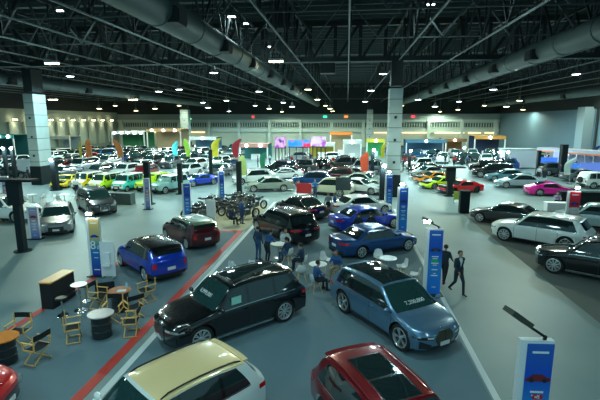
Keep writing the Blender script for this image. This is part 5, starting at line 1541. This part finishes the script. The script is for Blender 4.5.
mm = lambda n, c, e=0, r=.6: mat('stand_' + n, c, r, noise=.12, nscale=.8, emit=(c if e else None), estr=e)
ST = [(6, 70, 7, 4, 4.6, mm('deep_teal', (.01, .12, .13)), mm('teal', (.02, .28, .24)), 'teal fronted stand at the left edge', 4), (62, 92, 7, 4, 3.6, mm('pale_blue', (.3, .4, .45)), mm('white', (.55, .6, .6)), 'pale blue stand behind the wide pillar', 0),
      (134, 98, 8, 5, 4.6, mm('deep_green', (.03, .22, .10)), mm('white', (.55, .6, .6)), 'white fronted stand with a row of bright lamps and green walls', 5), (169, 96, 8, 5, 5.2, mm('sand', (.42, .33, .2)), mm('warm_sand', (.55, .36, .18)), 'sand coloured stand with a warm lit top', 3),
      (206, 92, 6, 4, 3.6, mm('dull_blue', (.05, .14, .25)), mm('white', (.55, .6, .6)), 'dull blue stand behind the bold yellow flag', 1), (256, 78, 5.2, 4, 2.9, mm('dark_teal', (.02, .16, .16)), mm('rose', (.45, .22, .18)), 'stand with a rose coloured canopy at the end of the left aisle', 2),
      (341, 92, 4.6, 3, 4.7, mm('sand', (.42, .33, .2)), mm('burnt_orange', (.60, .17, .02)), 'stand with a burnt orange sign board right of the screens', 0), (352, 82, 3.4, 3, 3.4, mm('white', (.55, .6, .6)), mm('white', (.55, .6, .6)), 'small white stand under the burnt orange sign', 1), (322, 84, 5, 3, 2.8, mm('yellow_stand', (.5, .38, .04)), mm('white', (.55, .6, .6)), 'busy yellow and white stand behind the right screen', 1),
      (375, 88, 3.6, 3, 3.4, mm('green_stand', (.03, .35, .12)), mm('yellow_front', (.6, .5, .04)), 'green and yellow stand left of the central pillar', 1), (424, 92, 8, 4, 3.2, mm('dull_blue', (.05, .14, .25)), mm('slate_blue', (.06, .17, .26)), 'slate blue stand right of the central pillar', 1),
      (452, 98, 5, 4, 3.2, mm('brown_wood', (.28, .14, .05)), mm('brown_wood', (.28, .14, .05)), 'brown wooden stand in the right hand back rows', 1), (486, 92, 6, 4, 4.0, mm('dark_navy', (.02, .04, .1)), mm('amber', (.55, .26, .05)), 'amber topped dark stand near the far right corner', 1)]
for (px, y, w, d, h, wall, fas, lab, nl) in ST: stand(wx(px, y), y, w, d, h, wall, fas, lab, 0, nl, None)
a = text_mb('MITSUBISHI', .0001, .0) if False else None
# orange sign lettering
xo = wx(341, 92)
a = text_mb('M MOTORS', .62, .02); a.v = [(v[0], -v[2], v[1]) for v in a.v]
# lit screens on a black truss
def screen(x, y, w, z0, z1, rz, m, label, skew=0):
    t = thing('led_screen', label, 'screen', (x, y, 0), R_(rz))
    a = MB(); o = [(-w / 2, z0), (w / 2, z0 + skew), (w / 2, z1 + skew), (-w / 2, z1)]
    a.add([Vector((p, 0, q)) for p, q in o] + [Vector((p, .25, q)) for p, q in o], [(0, 1, 2, 3), (7, 6, 5, 4), (0, 4, 5, 1), (1, 5, 6, 2), (2, 6, 7, 3), (3, 7, 4, 0)]); obj('display', a, m, t, smooth=0)
    a = MB(); a.box((0, .2, z0 - .06), (w, .3, .12)); obj('lower_beam', a, M_BLACK, t, smooth=0)
    for s in (-.45, -.15, .15, .45): a = MB(); a.box((s * w, .3, z0 / 2), (.12, .12, z0)); obj('post', a, M_BLACK, t, smooth=0)
def led_mat(name, c1, c2, c3, sc, e):
    m = bpy.data.materials.new(name); nt, b = nodes_of(m); tc = nt.nodes.new('ShaderNodeTexCoord'); n = nt.nodes.new('ShaderNodeTexNoise'); n.inputs['Scale'].default_value = sc; cr = nt.nodes.new('ShaderNodeValToRGB')
    cr.color_ramp.elements.new(.5)
    for el, p, c in zip(cr.color_ramp.elements, (.38, .5, .62), (c1, c2, c3)): el.position = p; el.color = (*c, 1)
    nt.links.new(tc.outputs['Object'], n.inputs['Vector']); nt.links.new(n.outputs['Fac'], cr.inputs[0]); nt.links.new(cr.outputs[0], b.inputs['Emission Color']); b.inputs['Emission Strength'].default_value = e; b.inputs['Base Color'].default_value = (.01, .01, .01, 1); b.inputs['Roughness'].default_value = .3
    return m
SY = 66
screen(wx(281, SY), SY, 1.7, 2.9, 4.5, 25, led_mat('led_purple', (.35, .03, .5), (.7, .5, .8), (.1, .02, .3), .9, 1.1), 'purple lit screen leftmost of the three screens')
screen(wx(299, SY), SY + .6, 3.5, 3.0, 4.1, 0, led_mat('led_blue_red', (.02, .25, .8), (.05, .35, .9), (.8, .03, .12), .8, 1.2), 'blue and red lit screen middle of the three screens')
screen(wx(318, SY), SY, 2.4, 3.1, 4.6, -25, led_mat('led_white', (.8, .75, .9), (.7, .65, .9), (.4, .1, .6), .7, 1.0), 'white and purple lit screen rightmost of the three screens')
# right: white container, orange fascia walkway, blue lit stand
t = thing('site_container', 'plain white box room at the right behind the pale blue fastback', 'container', (25.6, 68.0, 0), R_(0))
a = MB(); a.box((0, 0, 1.45), (4.6, 3.0, 2.6), bev=.03); obj('shell', a, M_WHITE, t, smooth=0); a = MB(); a.box((0, 0, 2.8), (4.9, 3.2, .14)); obj('roof_panel', a, M_TOPB, t, smooth=0)
A, B = G(537, 153, 2.4), G(606, 158.5, 2.4); d = B - A; L = d.length; rz = math.degrees(math.atan2(d.y, d.x))
t = thing('long_canopy', 'long white canopy with an orange stripe along the right side stands', 'canopy', ((A.x + B.x) / 2, (A.y + B.y) / 2, 0), R_(rz))
a = MB(); a.box((0, 1.2, 2.95), (L, 2.6, .5)); obj('white_band', a, mat('lilac_white_band', (.5, .52, .62), .5), t, smooth=0)
a = MB(); a.box((0, -.12, 2.72), (L, .08, .2)); obj('orange_stripe', a, mat('orange_stripe', (.8, .22, .08), .5), t, smooth=0)
a = MB(); a.box((0, 2.5, 1.4), (L, .12, 2.7)); obj('back_panel', a, mat('pale_lilac_panel', (.33, .37, .50), .6, noise=.2, nscale=.5), t, smooth=0)
for k in range(9): a = MB(); a.box((-L / 2 + .4 + k * (L - .8) / 8, 0, 1.33), (.12, .12, 2.66)); obj('post', a, M_STEEL, t, smooth=0)
for i, (px, py, c, w, h, lab) in enumerate([(547, 174, (.05, .2, .9), 2.2, 1.9, 'bright blue lit panel left one in the right hand stands'), (556, 173, (.4, .6, 1.0), 1.0, 2.6, 'tall white blue lit panel in the right hand stands'), (575, 175, (.04, .2, .7), 1.8, 1.2, 'small blue panel near the pale flag'), (589, 177, (.1, .2, .6), 2.4, 1.5, 'blue panel close to the right edge')]):
    p = G(px, py); t = thing('light_panel', lab, 'panel', (p.x, p.y, 0)); a = MB(); a.box((0, 0, .3 + h / 2), (w, .15, h)); obj('screen', a, mat('light_panel_%d' % i, (.02, .05, .1), .4, emit=c, estr=.9), t, smooth=0); a = MB(); a.box((0, .1, .2), (w * .9, .3, .4)); obj('plinth', a, M_BLACK, t, smooth=0)

# ================================================================ crowded rows at the back
cols = [('white', P_WHITE, 5), ('silver', P_SILVER, 3), ('black', P_BLACK, 4), ('dark grey', P_GREY, 3), ('mid grey', P_MGREY, 2), ('dark red', P_RED, 1), ('navy', P_BLUE2, 1), ('bright red', P_RED2, .6)]
kinds = [('midsuv', 'SUV', 4), ('suv', 'large SUV', 2), ('sedan', 'saloon', 3), ('compact', 'hatchback', 3), ('pickup', 'pickup truck', 1.6), ('van', 'van', 1.2), ('jeep', 'off-roader', .8)]
def pick(L):
    r = random.uniform(0, sum(q[2] for q in L))
    for q in L:
        r -= q[2]
        if r <= 0: return q
    return L[-1]
OBST = []
for o in list(SC.objects):
    if o.parent is None and o.name.split('.')[0] in ('black_tower', 'feather_flag', 'person', 'pillar', 'display_board', 'totem_sign', 'light_panel'): FOOT.append(corners(o.location.x, o.location.y, 0, .9, .9))
    if o.parent is None and o.name.split('.')[0] in ('exhibition_stand',): FOOT.append(corners(o.location.x, o.location.y, 0, 8, 5))
FOOT.append(corners(25.6, 68, 0, 5.2, 3.6)); FOOT.append(corners(t.location.x, t.location.y, 0, 3, 2))
FOOT.append(corners((A.x + B.x) / 2 + .6, (A.y + B.y) / 2 + .6, rz, L, 4)); FOOT.append(corners(wx(299, SY), SY, 0, 9, 1.6))
USED = {}
def farlabel(base, x, y):
    if base not in USED: USED[base] = 1; return base
    for o in sorted(LAND, key=lambda q: (q[0] - x) ** 2 + (q[1] - y) ** 2)[:6]:
        l = base.replace('in the nearer part of', 'nearer in').replace('in the farther part of', 'farther in') + ' near the ' + o[2]
        if l not in USED: USED[l] = 1; return l
    return base
LAND = [(G(a_[0], a_[1]).x, G(a_[0], a_[1]).y, b_) for a_, b_ in [((93, 167), 'left orange flag'), ((124, 167), 'leaning orange flag'), ((83, 168), 'thin yellow flag'), ((178, 165), 'teal flag'), ((191, 166), 'lime flag'), ((219, 167), 'bold yellow flag'), ((239, 167), 'red flag'), ((40, 170), 'wide pillar'), ((15, 170), 'left edge'), ((56, 180), 'second black tower'), ((265, 176), 'green flag'), ((299, 168), 'lit screens'), ((360, 170), 'red banner'), ((341, 160), 'orange sign'), ((401, 172), 'grey flag'), ((390, 170), 'central pillar'), ((449, 180), 'wide crossbar tower'), ((462, 165), 'flood lamp'), ((485, 160), 'amber stand'), ((523, 172), 'white container'), ((560, 165), 'blue lit stand'), ((590, 165), 'right edge')]]
def rows(x0, x1, ys, dx, deg, zone, grp, skip=.1):
    n = 0
    for y in ys:
        x = x0 + random.uniform(0, 1)
        while x < x1:
            k, kn, _ = pick(kinds); cn, pm, _ = pick(cols); d = deg + random.uniform(-7, 7); T = CT[k]
            yy = y + random.uniform(-.4, .4)
            if random.random() > skip and free(x, yy, d, T['L'], T['W'], .15):
                side_ = 'nearer' if y < 70 else 'farther'
                car(k, (x, yy), d, pm, farlabel('small %s %s in the %s part of %s' % (cn, kn, side_, zone), x, yy), grp, lod=0); n += 1; x += dx
            else: x += dx * .5
    print('ROWS', zone, n)
rows(-58, -17.5, [50, 56.5, 63, 69.5, 76, 83, 90, 98], 3.0, -100, 'the left block', 'far cars of the left block')
rows(-9, 2.5, [53, 58, 62, 71, 76, 81, 87], 5.6, 178, 'the middle block', 'far cars of the middle block')
rows(9.5, 20, [50, 56, 62, 68.5, 75, 82, 90, 99], 3.0, -112, 'the right aisle block', 'far cars of the right block')
rows(20, 37, [66, 72.5, 79, 86, 94, 102], 3.1, -100, 'the right wall block', 'far cars by the right wall')
